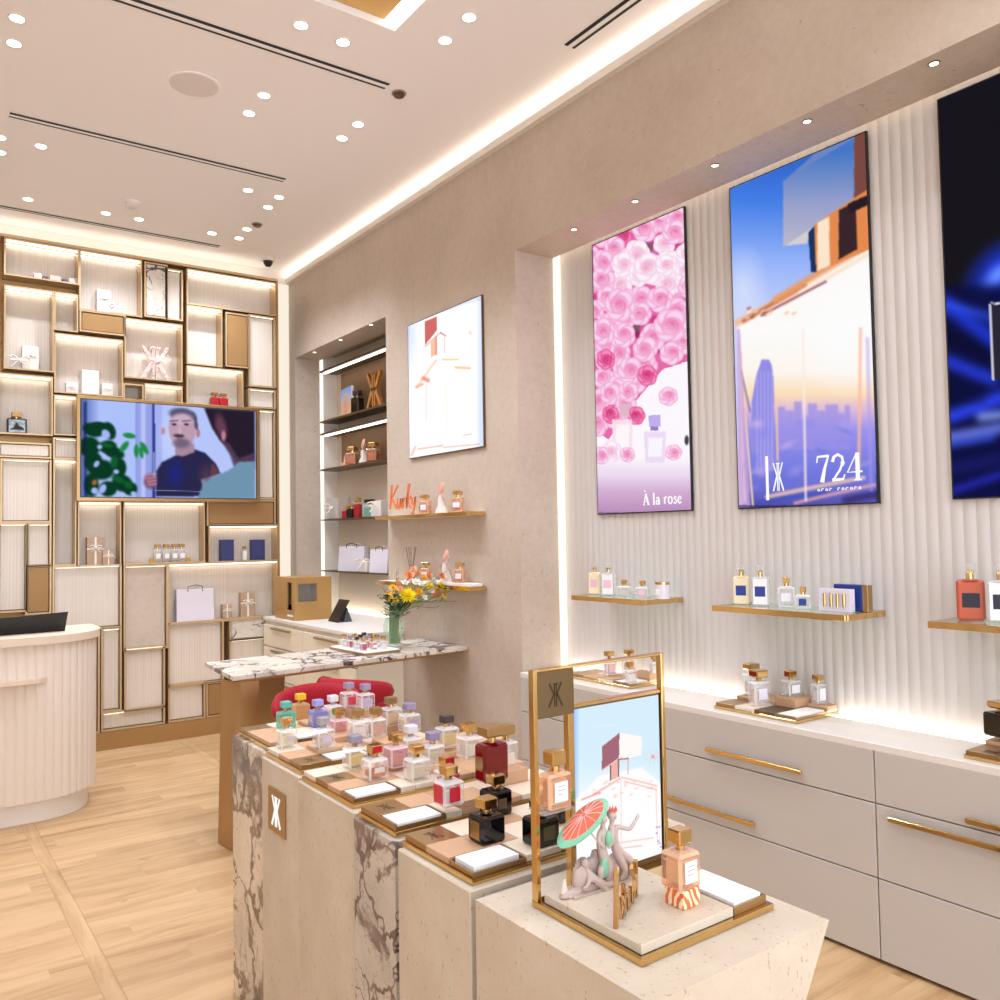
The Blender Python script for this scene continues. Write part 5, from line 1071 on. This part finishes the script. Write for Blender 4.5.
q = P(60, 627, 1, 5.72); q0 = P(0, 627, 1, 5.66)
t = thing('monitor', 'black computer monitor seen from behind on the reception desk', 'monitor', (.70, 5.78, DH))
part(t, 'screen_back', MB().hexa([(-.34, -.03, .0), (.19, -.0, .0), (.19, .02, .0), (-.34, -.01, .0), (-.34, -.08, .10), (.20, -.05, .118), (.20, -.03, .118), (-.34, -.06, .10)]), M_BLACK)
part(t, 'stand', MB().box(-.16, -.04, -.005, .09, 0, .008), M_BLACK)
# ================================================================== BENCH TABLE
BZ = .895
t = thing('marble_table', 'long narrow violet marble table on bronze legs reaching the stone wall', 'table', (2.2, 4.7, 0))
part(t, 'marble_top', MB().hexa([(1.452, 4.38, BZ-.022), (XW-.003, 4.53, BZ-.022), (XW-.003, 5.14, BZ-.022), (1.492, 4.99, BZ-.022), (1.452, 4.38, BZ), (XW-.003, 4.53, BZ), (XW-.003, 5.14, BZ), (1.492, 4.99, BZ)]), M_MARB, True)
part(t, 'under_frame', MB().hexa([(1.5, 4.41, BZ-.04), (XW-.02, 4.56, BZ-.04), (XW-.02, 5.1, BZ-.04), (1.53, 4.96, BZ-.04), (1.5, 4.41, BZ-.023), (XW-.02, 4.56, BZ-.023), (XW-.02, 5.1, BZ-.023), (1.53, 4.96, BZ-.023)]), M_BRONZE, True)
part(t, 'leg', MB().hexa([(1.454, 4.41, 0), (1.60, 4.42, 0), (1.60, 4.58, 0), (1.436, 4.58, 0), (1.512, 4.43, BZ-.043), (1.61, 4.43, BZ-.043), (1.61, 4.60, BZ-.043), (1.462, 4.60, BZ-.043)]), M_BRONZE, True)
part(t, 'leg', MB().hexa([(1.66, 4.70, 0), (1.80, 4.70, 0), (1.80, 4.9, 0), (1.66, 4.9, 0), (1.66, 4.70, BZ-.043), (1.86, 4.70, BZ-.043), (1.86, 4.9, BZ-.043), (1.66, 4.9, BZ-.043)]), M_BRONZE, True)
# chairs
def barrel_chair(x, y, rz, label):
    t = thing('barrel_chair', label, 'chair', (x, y, 0), rz, 'red velvet chairs'); r = .20
    m = MB(); m.lathe([(.02, .60), (.17, .60), (.195, .625), (.195, .665), (.17, .69), (.02, .695)], 28); part(t, 'seat', m, M_VELVET, smooth=True)
    m = MB(); n0 = 22; rings = []
    for i in range(n0+1):
        a = R(-108+216*i/n0); e = math.sin(math.pi*min(1, max(0, i/n0)))**.45; hh = .065*e+.012; tt = .028*e+.010; zc = .765-.02*(1-e)
        rings.append([m.b.verts.new(((r+tt*math.cos(b))*math.cos(a), (r+tt*math.cos(b))*math.sin(a), zc+hh*math.sin(b))) for b in (2*math.pi*k/12 for k in range(12))])
    for A, B in zip(rings, rings[1:]):
        for k in range(12): m.b.faces.new((A[k], A[(k+1) % 12], B[(k+1) % 12], B[k]))
    m.b.faces.new(rings[0][::-1]); m.b.faces.new(rings[-1]); part(t, 'backrest', m, M_VELVET, smooth=True)
    for i in range(3):
        a = R(-60+60*i); part(t, 'back_support', MB().tube([(.17*math.cos(a), .17*math.sin(a), .64), (.2*math.cos(a), .2*math.sin(a), .76)], .009, 8), M_BRASS)
    for i in range(4):
        a = R(45+90*i); part(t, 'leg', MB().tube([(.12*math.cos(a), .12*math.sin(a), .6), (.19*math.cos(a), .19*math.sin(a), .0)], .011, 8, .008), M_BRASS)
    m = MB(); m.lathe([(.165, .24), (.171, .234), (.165, .228), (.159, .234), (.165, .24)], 24); part(t, 'foot_ring', m, M_BRASS)
    return t
barrel_chair(1.76, 4.03, R(62), 'red velvet barrel chair, left one, tucked at the marble table')
barrel_chair(2.15, 4.36, R(205), 'red velvet barrel chair, right one, mostly hidden behind bottles')
# ================================================================== ALCOVE CABINET
CZ, CX = .935, 2.625
t = thing('drawer_cabinet', 'cream drawer cabinet standing out of the alcove behind the marble table', 'cabinet', (2.9, 6.2, 0))
part(t, 'carcass', MB().box(CX+.022, XW-.002, 5.36, 7.13, .0, CZ-.03), mat('cabinet_cream', (236, 223, 200), .5), True)  # one even cream tone for carcass and drawers
solo('alcove_counter', MB().box(XW+.002, XB2-.003, NY2+.004, NY3-.012, 0, CZ-.001), M_CABTOP, 'cream counter filling the bottom of the alcove behind the drawer cabinet', 'counter', (3.2, 6.4, 0))
part(t, 'top', MB().box(CX, XW-.002, 5.34, 7.13, CZ-.028, CZ, .002), M_CABTOP, True)
for (ya, yb) in ((7.12, 6.28), (6.27, 5.37)):
    for z0, z1 in ((.70, .875), (.44, .69), (.15, .43)):
        dr = part(t, 'drawer', MB().box(CX, CX+.02, yb+.003, ya-.003, z0, z1, .0015), mat('cabinet_cream', (236, 223, 200), .5), True); L = t.location; c = (ya+yb)/2
        h = MB(); h.box(CX-.025, CX-.013, c-.2, c+.2, z1-.03, z1-.014); h.box(CX-.014, CX-.0, c-.18, c-.17, z1-.025, z1-.018); h.box(CX-.014, CX, c+.17, c+.18, z1-.025, z1-.018)
        for v in h.b.verts: v.co = v.co-L
        link('handle', h.mesh('handle', M_BRASSD), dr)
strip('led_strip', 'glowing strip at the back of the alcove cabinet top', (XB2-.05, XB2-.01, NY2+.03, NY3-.06, CZ+.0005, CZ+.005), emis('led_b', (255, 244, 230), 6.0))
# bronze display case on the cabinet
t = thing('display_case', 'bronze box shaped display case with small windows on the cabinet', 'display case', (2.82, 6.72, CZ))
bx0, bx1, by0, by1, bh = 2.665, 2.985, 6.53, 6.95, .345
m = MB()
m.box(bx0, bx1, by0, by1, CZ, CZ+.012); m.box(bx0, bx1, by0, by1, CZ+bh-.012, CZ+bh)
m.box(bx0, bx1, by0, by0+.012, CZ+.012, CZ+.15); m.box(bx0, bx0+.03, by0, by0+.012, CZ+.15, CZ+bh-.012); m.box(bx1-.13, bx1, by0, by0+.012, CZ+.15, CZ+bh-.012); m.box(bx0+.03, bx1-.13, by0, by0+.012, CZ+bh-.05, CZ+bh-.012)
m.box(bx0, bx0+.012, by0+.012, by0+.06, CZ+.012, CZ+bh-.012); m.box(bx0, bx0+.012, by0+.16, by1, CZ+.012, CZ+bh-.012); m.box(bx0, bx0+.012, by0+.06, by0+.16, CZ+.012, CZ+.08); m.box(bx0, bx0+.012, by0+.06, by0+.16, CZ+bh-.04, CZ+bh-.012)
m.box(bx1-.012, bx1, by0+.012, by1, CZ+.012, CZ+bh-.012); m.box(bx0+.012, bx1-.012, by1-.012, by1, CZ+.012, CZ+bh-.012)
part(t, 'case_body', m, mat('case_bronze', (196, 154, 96), .42, .55), True)
part(t, 'window_glass', MB().box(bx0+.03, bx1-.13, by0+.004, by0+.008, CZ+.15, CZ+bh-.05), M_ACRYL, True); part(t, 'inner_shelf', MB().box(bx0+.014, bx1-.014, by0+.014, by1-.014, CZ+.13, CZ+.135), M_BRASS, True)
part(t, 'label_slot', MB().box(bx0-.001, bx0-.0001, by0+.03, by0+.15, CZ+.03, CZ+.045), M_CARD, True)
t = thing('tablet_stand', 'black tablet leaning on a wedge stand beside the bronze case', 'tablet', (2.92, 6.22, CZ))
q = [P(*p) for p in ((337.5, 619, 2, CZ), (351, 621.5, 2, CZ))]
part(t, 'tablet', MB().hexa([(-.06, .11, 0), (-.06, -.07, 0), (-.052, -.07, 0), (-.052, .11, 0), (.04, .11, .17), (.04, -.07, .17), (.048, -.07, .17), (.048, .11, .17)]), M_BLACK)
part(t, 'back_wedge', MB().hexa([(.0, -.06, 0), (.07, -.06, 0), (.07, .09, 0), (.0, .09, 0), (.028, -.06, .11), (.03, -.06, .11), (.03, .09, .11), (.028, .09, .11)]), mat('slate', (78, 82, 92), .4))

# ------------------------------------------------------------------ alcove shelves
AX = 3.235
def ashelf(label, z, th=.018, m=None, led=False, back=None):
    t = thing('alcove_shelf', label, 'shelf', (3.35, 6.4, z-th), 0, 'shelves in the alcove')
    part(t, 'shelf_board', MB().box(AX, XB2-.004, NY2+.003, NY3-.012, z-th, z), m or M_BRONZED, True)
    if led: part(t, 'light_strip', MB().box(AX+.015, AX+.04, NY2+.08, NY3-.06, z-th-.012, z-th-.0005), emis('led_alc', (255, 248, 240), 3.5), True)
    return t
AZ = [float(P(318+2, 290+b*.25, 0, AX)[2]) for b in (325, 525, 575, 718, 918)]
ashelf('top alcove shelf with a bright strip under its front edge', 3.134, led=True)
ashelf('second alcove shelf, carrying the picture book and golden sculpture', 2.668)
ashelf('third alcove shelf, close below the second, with a bright strip', 2.556, led=True)
ashelf('fourth alcove shelf, carrying orange bottles', 2.226)
ashelf('fifth alcove shelf, thin, level with the brass wall shelf', 1.766, .012)
ashelf('lowest alcove shelf, carrying two lilac paper bags', 1.304, .012)
struct('trim_3', MB().box(XB2-.006, XB2-.001, NY2+.004, 7.20, 2.68, 3.11).box(XB2-.006, XB2-.001, NY2+.004, 7.20, 2.24, 2.535), mat('alcove_brown', (150, 116, 82), .5, .3))
# ------------------------------------------------------------------ alcove goods
GA = 'goods on the alcove shelves'
def al(px, z, x=3.32): q = P(px, 500, 0, x); return x, float(q[1]), z+.0006
x, y, z = al(347, 2.668, 3.31)
t = thing('picture_book', 'standing book with a pastel sunset cover on the second alcove shelf', 'book', (x, y, z), R(-8))
part(t, 'pages', MB().box(.003, .022, -.15, .15, 0, .26), M_CARD)
def paint_cov(c):
    c.vgrad([(0, (150, 180, 240)), (.35, (206, 200, 236)), (.6, (250, 190, 150)), (1, (252, 206, 170))]); c.ell(.45, .3, .2, .2, (250, 214, 160), 0, .8); c.poly([(.35, .2), (.55, .2), (.6, .9), (.3, .9)], (240, 160, 120), .5, 2)
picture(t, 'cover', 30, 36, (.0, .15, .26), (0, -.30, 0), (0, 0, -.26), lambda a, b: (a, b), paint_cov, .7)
bottle(*al(358.5, 2.668, 3.31), 'dark bottle behind the pastel book on the second alcove shelf', w=.09, h=.2, cap='dark', tint='black', group=GA, rz=R(-70))
x, y, z = al(376, 2.668, 3.32); t = thing('golden_logo', 'golden double K sculpture on the second alcove shelf', 'sculpture', (x, y, z+.002))
m = MB(); logo(m, -.15, 0, .30, .31, lambda a, b, d: (d, -a, b), -.014, .014); part(t, 'gold_body', m, mat('warm_gold', (238, 176, 108), .25, .8))
part(t, 'base_bar', MB().box(-.02, .02, -.15, .15, 0, .006), M_BRASS)
for k, px in enumerate((353, 374)): bottle(*al(px, 2.226, 3.32), 'orange bottle on the fourth alcove shelf, '+('left' if k == 0 else 'right')+' of the small figure', w=.10, d=.09, h=.165, cap='gold', tint='orange', liq=(226, 120, 56), group=GA, rz=R(-60))
def shell_figure(x, y, z, s, label, rz=0):
    t = thing('figurine', label, 'figurine', (x, y, z), rz)
    m = MB(); m.lathe([(.22*s, 0), (.2*s, .12*s), (.12*s, .3*s), (.14*s, .45*s), (.09*s, .6*s), (.03*s, .72*s)], 14, rip=.12, nr=5); part(t, 'body', m, mat('pearl_clay', (226, 216, 208), .6), smooth=True)
    m = MB(); m.ball((0, 0, .78*s), .09*s, 2); part(t, 'head', m, mat('pearl_clay', (226, 216, 208), .6), smooth=True)
    m = MB(); m.ball((0, 0, 0), (.03*s, .13*s, .24*s), 2)
    for v in m.b.verts: v.co = Matrix.Rotation(R(38), 3, 'X') @ v.co+Vector((-.12*s, -.16*s, .84*s))
    for k in (-1, 1): m.tube([(0, k*.06*s, .5*s), (-.06*s, k*.22*s, .42*s), (-.1*s, k*.16*s, .6*s)], .025*s, 6)
    part(t, 'pink_wing', m, mat('pink_coral', (232, 170, 150), .6), smooth=True); return t
shell_figure(*al(364.5, 2.226, 3.32), .2, 'small pale figure with pink wing between two orange bottles in the alcove')
o = solo('candle', MB().cyl((0, 0, 0), .04, .03, 16).cyl((0, 0, .03), .012, .07, 12, .001), mat('peach_wax', (236, 176, 148), .5), 'small peach candle cone at the left of the fourth alcove shelf', 'candle', (0, 0, 0)); o.location = al(345, 2.226, 3.3)
# fifth shelf
x, y, z = al(337.5, 1.766, 3.32); t = thing('gift_box', 'clear gift box with white ribbon on the fifth alcove shelf, leftmost', 'gift box', (x, y, z)); part(t, 'box', MB().box(-.05, .05, -.12, .12, 0, .19, .003), glass('cloudy_box', (236, 230, 226), .4, (236, 228, 222), .4)); m = MB(); bow(m, -.06, 0, .10, .08); part(t, 'ribbon', m, M_RIBB)
for k, (px, w, h, tn, cp, lq) in enumerate(((346, .06, .11, 'redb', 'gold', None), (351.5, .075, .12, 'black', 'gold', None), (358, .06, .17, 'redb', 'gold', None))):
    bottle(*al(px, 1.766, 3.31), 'small bottle on the fifth alcove shelf, '+('red, first of three', 'dark blue black, middle', 'tall red with gold cap')[k], w=w, h=h, cap=cp, tint=tn, group=GA, rz=R(-60))
bottle(*al(369.5, 1.766, 3.31), 'clear bottle with teal liquid and black cap on the fifth alcove shelf', w=.1, h=.15, cap='black', tint='clear', liq=(60, 190, 150), level=.9, group=GA, rz=R(-60))
x, y, z = al(381, 1.766, 3.33); t = thing('gift_box', 'white gift box with ribbon at the right of the fifth alcove shelf', 'gift box', (x, y, z)); part(t, 'box', MB().box(-.05, .05, -.09, .09, 0, .13, .003), M_BOXW); m = MB(); bow(m, -.06, 0, .09, .07); part(t, 'ribbon', m, M_RIBB)
# lilac bags on the lowest shelf
for k, (a, b, h) in enumerate(((343, 361, .215), (373, 386, .19))):
    ya = float(P(a, 560, 0, 3.30)[1]); yb = float(P(b, 560, 0, 3.30)[1]); t = shopping_bag('lilac paper bag on the lowest alcove shelf, '+('left and larger' if k == 0 else 'right and smaller'), 0, ya-yb, 3.31, 1.3046, h, .08, group='lilac bags in the alcove'); t.location = (3.32, (ya+yb)/2, 1.3046); t.rotation_euler = (0, 0, R(-78))
x, y, z = al(367, 1.304, 3.31); t = thing('gift_box', 'small white gift with bow between the two lilac bags', 'gift box', (x, y, z)); part(t, 'box', MB().box(-.04, .04, -.06, .06, 0, .09, .003), M_BOXW); m = MB(); bow(m, -.05, 0, .08, .07); part(t, 'ribbon', m, M_RIBB)
# ------------------------------------------------------------------ shelves on the stone wall
def wall_shelf(label, y0, y1, z):
    t = thing('wall_shelf', label, 'shelf', (2.92, (y0+y1)/2, z-.026), 0, 'brass shelves on the stone wall')
    m = MB(); x0, x1 = 2.87, XW-.003; m.box(x0, x0+.012, y0, y1, z-.026, z, .001); m.box(x0+.012, x1, y0, y0+.012, z-.026, z); m.box(x0+.012, x1, y1-.012, y1, z-.026, z); part(t, 'brass_frame', m, M_BRASS, True)
    part(t, 'pale_panel', MB().box(x0+.012, x1, y0+.012, y1-.012, z-.024, z-.001), M_CREAM, True)
wall_shelf('upper brass edged shelf on the stone wall under the small poster', 4.31, 5.53, 1.745)
wall_shelf('lower brass edged shelf on the stone wall above the marble table', 4.31, 5.53, 1.285)
solo('display_slab', MB().box(2.885, 2.992, 4.34, 4.98, 1.2856, 1.302, .001), M_WHITE, 'thin white slab lying on the lower wall shelf', 'slab', (2.94, 4.6, 1.2856))
t = thing('word_sign', 'orange cut out script word sign on the upper wall shelf', 'sign', (2.90, 5.36, 1.746))
m = MB(); script_word(m, 'Kurky', 0, .045, .17, lambda a, b, d: (d, -a, b), -.004, .004, .14, 1.05); part(t, 'script_letters', m, mat('orange_acrylic', (232, 126, 70), .35)); part(t, 'foot_bar', MB().box(-.012, .012, -.42, .0, -.0005, .004), M_ACRYL)
G2 = 'orange bottles on the wall shelves'
def wy(px, x): return float(P(px, 540, 0, x)[1])
bottle(2.93, wy(425.5, 2.93), 1.7456, 'orange bottle beside the script word on the upper wall shelf', w=.068, h=.13, cap='gold', tint='orange', liq=(240, 160, 104), lab=(.6, .4, (236, 232, 240)), side=(.6, .4, (236, 232, 240)), rz=R(-55), group=G2)
shell_figure(2.93, wy(442.5, 2.93), 1.7456, .19, 'pale figurine between the two orange bottles on the upper wall shelf')
bottle(2.93, wy(458.5, 2.93), 1.7456, 'orange bottle at the right end of the upper wall shelf', w=.068, h=.135, cap='gold', tint='orange', liq=(226, 128, 68), lab=(.7, .35, (230, 226, 240)), rz=R(-55), group=G2)
bottle(2.93, wy(425.5, 2.93), 1.3026, 'orange bottle on the lower wall shelf nearest the reed sticks', w=.062, h=.12, cap='gold', tint='orange', liq=(236, 150, 90), lab=(.6, .4, (236, 232, 240)), rz=R(-55), group=G2)
shell_figure(2.93, wy(446, 2.93), 1.3026, .2, 'pale figurine with pink wing on the lower wall shelf')
bottle(2.93, wy(459.5, 2.93), 1.3026, 'orange bottle with white label at the right end of the lower wall shelf', w=.066, h=.125, cap='gold', tint='orange', liq=(230, 136, 70), lab=(.6, .4, (226, 226, 240)), rz=R(-55), group=G2)
t = thing('reed_diffuser', 'reed diffuser with dark sticks on the lower wall shelf, behind the flowers', 'diffuser', (2.93, wy(411, 2.93), 1.2856))
part(t, 'glass_flask', MB().lathe([(.028, 0), (.032, .01), (.032, .055), (.012, .07), (.012, .085)], 16), mat('peach_flask', (226, 176, 150), .2), smooth=True)
for k in range(5): a = k*1.3; part(t, 'reed', MB().tube([(0, 0, .03), (.03*math.cos(a), .05*math.sin(a), .24)], .002, 5), mat('reed_brown', (104, 76, 66), .7))
# ------------------------------------------------------------------ on the marble table
t = thing('sample_tray', 'white topped tray of mini bottles on the marble table', 'tray', (2.33, 4.58, BZ+.0005), R(3))
part(t, 'brass_base', MB().box(-.03, .22, 0, .44, 0, .014, .001), M_BRASSD); part(t, 'white_top', MB().box(-.026, .216, .004, .436, .0145, .02), M_CARD)
k = 0
for j in range(4):
    for i in range(3):
        col, cp = [((196, 40, 56), 'gold'), ((236, 226, 220), 'gold'), ((246, 238, 232), 'dark'), ((222, 130, 66), 'gold'), ((240, 190, 150), 'gold'), ((206, 60, 70), 'purple')][(j*2+i*3+j//2+i//2) % 6]
        bottle(2.335+i*.068+.0, 4.66+j*.088, BZ+.021, 'mini bottle on the white tray, %s row, %s' % (('nearest', 'second', 'third', 'farthest')[j], ('left', 'middle', 'right')[i]), w=.042, h=.078, cap=cp, liq=col, level=.95, group='mini bottles on the marble table tray', lab=(.6, .35, (236, 232, 236)) if k % 2 else None); k += 1
VX, VY = 2.6, 4.76
t = thing('glass_vase', 'clear fluted glass vase holding the flowers', 'vase', (VX, VY, BZ+.0005))
part(t, 'vase_body', MB().lathe([(.045, 0), (.05, .006), (.035, .03), (.045, .055), (.068, .10), (.066, .15), (.052, .19), (.058, .235), (.066, .245), (.062, .243), (.054, .235), (.048, .19), (.062, .15), (.064, .10), (.042, .06)], 28, rip=.03, nr=14), glass('vase_glass', (248, 254, 248), .04, (244, 248, 244), .35), smooth=True)
t = thing('flower_bouquet', 'bouquet of yellow, orange and white flowers in the glass vase', 'flowers', (VX, VY, BZ+.065))
fr = random.Random(11); M_STEM = mat('stem_green', (112, 134, 62), .6); M_LEAF = mat('leaf_green', (54, 88, 52), .6); M_LEAF2 = mat('leaf_olive', (100, 124, 72), .6)
def flower(c, r, kind, col, nm):
    r = r*1.3
    c = Vector(c); n = Vector((c.x*1.0-.3*.6, c.y-.7*.6, (c.z-.1)*.8+.25)).normalized(); q = n.to_track_quat('Z', 'Y').to_matrix()
    mb = MB(); lay = {'mum': [(22, 1, .12, .16), (20, .82, .5, .15), (16, .6, .9, .14), (10, .36, 1.25, .12)], 'rose': [(6, 1, .5, .62), (6, .8, .95, .55), (5, .58, 1.2, .45), (4, .35, 1.4, .35)], 'daisy': [(13, 1, .15, .22), (10, .6, .5, .2)]}[kind]
    for npt, l, el, w in lay:
        for i in range(npt):
            a = 2*math.pi*(i+fr.random()*.5)/npt; e = el+fr.uniform(-.1, .1); L_ = l*r*fr.uniform(.9, 1.05); W_ = w*r
            u = Vector((math.cos(a), math.sin(a), 0)); v = Vector((-math.sin(a), math.cos(a), 0)); z = Vector((0, 0, 1))
            p = [u*(.05*r), u*(L_*.55*math.cos(e))+z*(L_*.55*math.sin(e))-v*W_*.5, u*(L_*math.cos(e*1.15))+z*(L_*math.sin(e*1.15)), u*(L_*.55*math.cos(e))+z*(L_*.55*math.sin(e))+v*W_*.5, u*(L_*.6*math.cos(e))+z*(L_*.6*math.sin(e)-.06*r)]
            P_ = [mb.b.verts.new(c+q @ x) for x in p]; mb.b.faces.new((P_[0], P_[1], P_[4])); mb.b.faces.new((P_[1], P_[2], P_[4])); mb.b.faces.new((P_[0], P_[4], P_[3])); mb.b.faces.new((P_[4], P_[2], P_[3]))
    f = part(t, nm, mb, mat('petal_%d_%d_%d' % col, col, .6))
    if kind == 'daisy': mb = MB(); mb.ball(c+n*.012, r*.25, 1); link('flower_centre', mb.mesh('flower_centre', mat('centre', (206, 150, 20), .7)), f)
YL, OR, PE, WH, GO = (252, 226, 30), (246, 150, 92), (250, 184, 140), (250, 248, 240), (244, 190, 20)
FL = [(408, 596, .052, 'mum', YL, -.07), (404, 594, .03, 'mum', YL, -.06), (389, 597, .034, 'daisy', GO, -.03), (393, 588, .026, 'daisy', GO, 0), (409, 577, .036, 'rose', OR, -.0), (413, 570, .026, 'rose', PE, .02), (415, 583, .030, 'rose', WH, -.06), (421, 585, .028, 'rose', WH, -.05), (429, 586, .030, 'mum', YL, -.05), (436, 590, .034, 'mum', YL, -.03),
      (435, 596, .036, 'rose', OR, -.05), (429, 576, .024, 'rose', OR, .04), (441, 577, .028, 'rose', OR, .0), (430, 592, .028, 'rose', WH, -.06), (442, 585, .026, 'mum', YL, .02), (424, 577, .022, 'mum', GO, .04), (398, 583, .02, 'rose', PE, .03), (445, 591, .02, 'daisy', GO, .02), (452, 589.5, .018, 'rose', WH, .02), (400, 590, .022, 'rose', PE, -.04), (419, 592, .026, 'mum', GO, -.08), (424, 598, .022, 'rose', WH, -.08), (405, 584, .026, 'rose', WH, -.02), (444, 596, .024, 'daisy', YL, -.02), (434, 582, .026, 'rose', WH, -.02), (396, 600, .02, 'daisy', GO, -.05), (418, 574, .022, 'rose', OR, .02)]
fx = []
for px, py, r, kd, cl, dy in FL:
    if px > 439: dy = -.12
    q = P(px, py, 1, VY+dy); c = (float(q[0])-VX, dy, float(q[2])-(BZ+.065)); fx.append(c); flower(c, r, kd, cl, {'mum': 'chrysanthemum', 'rose': 'rose', 'daisy': 'daisy'}[kd])
for i in range(16):
    a = i*2.4; rr = .012+.03*fr.random(); part(t, 'stem', MB().tube([(rr*math.cos(a), rr*math.sin(a), -.03), (rr*.9*math.cos(a+.6), rr*.9*math.sin(a+.6), .08), (rr*math.cos(a+1), rr*math.sin(a+1), .2)], .0045, 6), M_STEM)
for i, c in enumerate(fx):
    a = i*2.4; b0 = (.03*math.cos(a), .03*math.sin(a), -.03); part(t, 'stem', MB().tube([b0, (.028*math.cos(a+2), .028*math.sin(a+2), .12), (c[0]*.35, c[1]*.35, .22), (c[0]*.8, c[1]*.8, c[2]-.03), (c[0], c[1], c[2]-.005)], .003, 6, .002), M_STEM)
def sprig(px, py, dy, n_, m_):
    if px > 439: dy = -.14
    q = P(px, py, 1, VY+dy); e = Vector((float(q[0])-VX, dy, float(q[2])-(BZ+.065))); b0 = Vector((0, 0, .15)); mid = b0.lerp(e, .5)+Vector((0, 0, .03)); mb = MB(); mb.tube([b0, mid, e], .0016, 5)
    for i in range(n_):
        u = .35+.65*i/(n_-1); c = b0.lerp(mid, min(1, u*2)) if u < .5 else mid.lerp(e, u*2-1)
        for sg in (-1, 1):
            d = Vector((fr.uniform(-.3, .3)+.2*sg, -.5*sg, .55*sg*1.0)).normalized()*.030; w = d.cross(Vector((.6, -.8, .1))).normalized()*.009
            A = [mb.b.verts.new(p) for p in (c, c+d*.5+w, c+d, c+d*.5-w)]; mb.b.faces.new(A)
    part(t, 'leaf_sprig', mb, m_)
for px, py, dy in ((380, 594, -.02), (382, 587, .0), (386, 604, -.05), (397, 571, .05), (422, 566, .05), (447, 571, .05), (452, 578, .03), (447, 600, -.02), (456, 601, .0), (436, 608, -.06), (416, 600, -.09)): sprig(px, py, dy, 6, M_LEAF if fr.random() < .6 else M_LEAF2)
m = MB()
for k in range(230):
    a = fr.uniform(0, 6.28); rr = fr.uniform(.01, .075); zz = fr.uniform(.13, .27); c = Vector((rr*math.cos(a)*1.2, rr*math.sin(a)*1.2, zz)); d = Vector((math.cos(a), math.sin(a), fr.uniform(-.2, .8))).normalized()*.04; w = d.cross(Vector((0, 0, 1))).normalized()*.012
    A = [m.b.verts.new(p) for p in (c, c+d*.5+w, c+d, c+d*.5-w)]; m.b.faces.new(A)
part(t, 'inner_foliage', m, M_LEAF)
# ------------------------------------------------------------------ trays on the long counter
CZ2 = CT+.0005
tray('brass tray left on the drawer counter, half behind the brass frame', 3.07, 3.16, 2, 4, CZ2, ['..', 'ct', 'tc', 'bt'], [(0, 1, 1, .006), (1, 1, 1, .006), (1.5, 0, .6, .036)], [], [(0, 0)], tx=.10, ty=.118, group='brass trays on the drawer counter')
tray('brass tray in the middle of the drawer counter under the skyline shelf', 3.03, 2.15, 2, 4, CZ2, ['..', 'dt', 'ct', 'bt'], [(1, 1, 1, .036), (1, 3, 1, .012), (1, 2, 1, .012), (1.5, 0, .5, .014)], [], [(0, 0)], tx=.145, ty=.105, group='brass trays on the drawer counter')
tray('brass tray on the drawer counter at the right photo edge', 3.02, 1.02, 2, 4, CZ2, ['..', 'tt', 'ct', 'bt'], [(1, 3, 1, .012), (1, 2, 1, .03)], [(0, 3)], [(0, 0)], tx=.14, ty=.113, group='brass trays on the drawer counter')
G3 = 'clear bottles on the drawer counter'
def cb(x, px, dz, label, **k): return bottle(x, float(P(px, 690, 0, x)[1]), CZ2+.0279+dz, label, group=G3, rz=R(-14), **k)
cb(3.14, 610, .006, 'clear bottle with pink tint on the left counter tray', w=.06, h=.13, liq=(246, 206, 200), lab=(.6, .5, (236, 196, 200)))
cb(3.23, 630, .006, 'clear bottle with gold cap at the back of the left counter tray', w=.062, h=.135, liq=(250, 226, 206))
cb(3.10, 630.5, .0, 'clear bottle at the front of the left counter tray', w=.058, h=.105, liq=(248, 232, 220))
cb(3.254, 655, .0365, 'clear bottle on the tan block of the left counter tray', w=.05, h=.09, liq=(250, 240, 232))
cb(3.24, 752, .012, 'tall clear bottle at the back left of the middle counter tray', w=.078, d=.05, h=.145, liq=(246, 236, 226), lab=(.6, .5, (240, 236, 244)))
cb(3.12, 759, .0, 'large clear bottle at the front left of the middle counter tray', w=.085, d=.055, h=.155, liq=(244, 226, 208), lab=(.55, .45, (236, 232, 242)))
cb(3.25, 791, .0365, 'clear bottle on the tan block of the middle counter tray', w=.07, h=.11, liq=(246, 238, 232), lab=(.6, .5, (244, 240, 248)))
cb(3.283, 818.5, .014, 'slim clear bottle at the right of the middle counter tray', w=.052, h=.125, liq=(248, 242, 236), lab=(.6, .6, (232, 228, 240)))
cb(3.20, 1000, .03, 'dark bottle with gold cap on the counter tray at the right photo edge', w=.09, h=.12, tint='black', liq=(96, 66, 44), level=1)
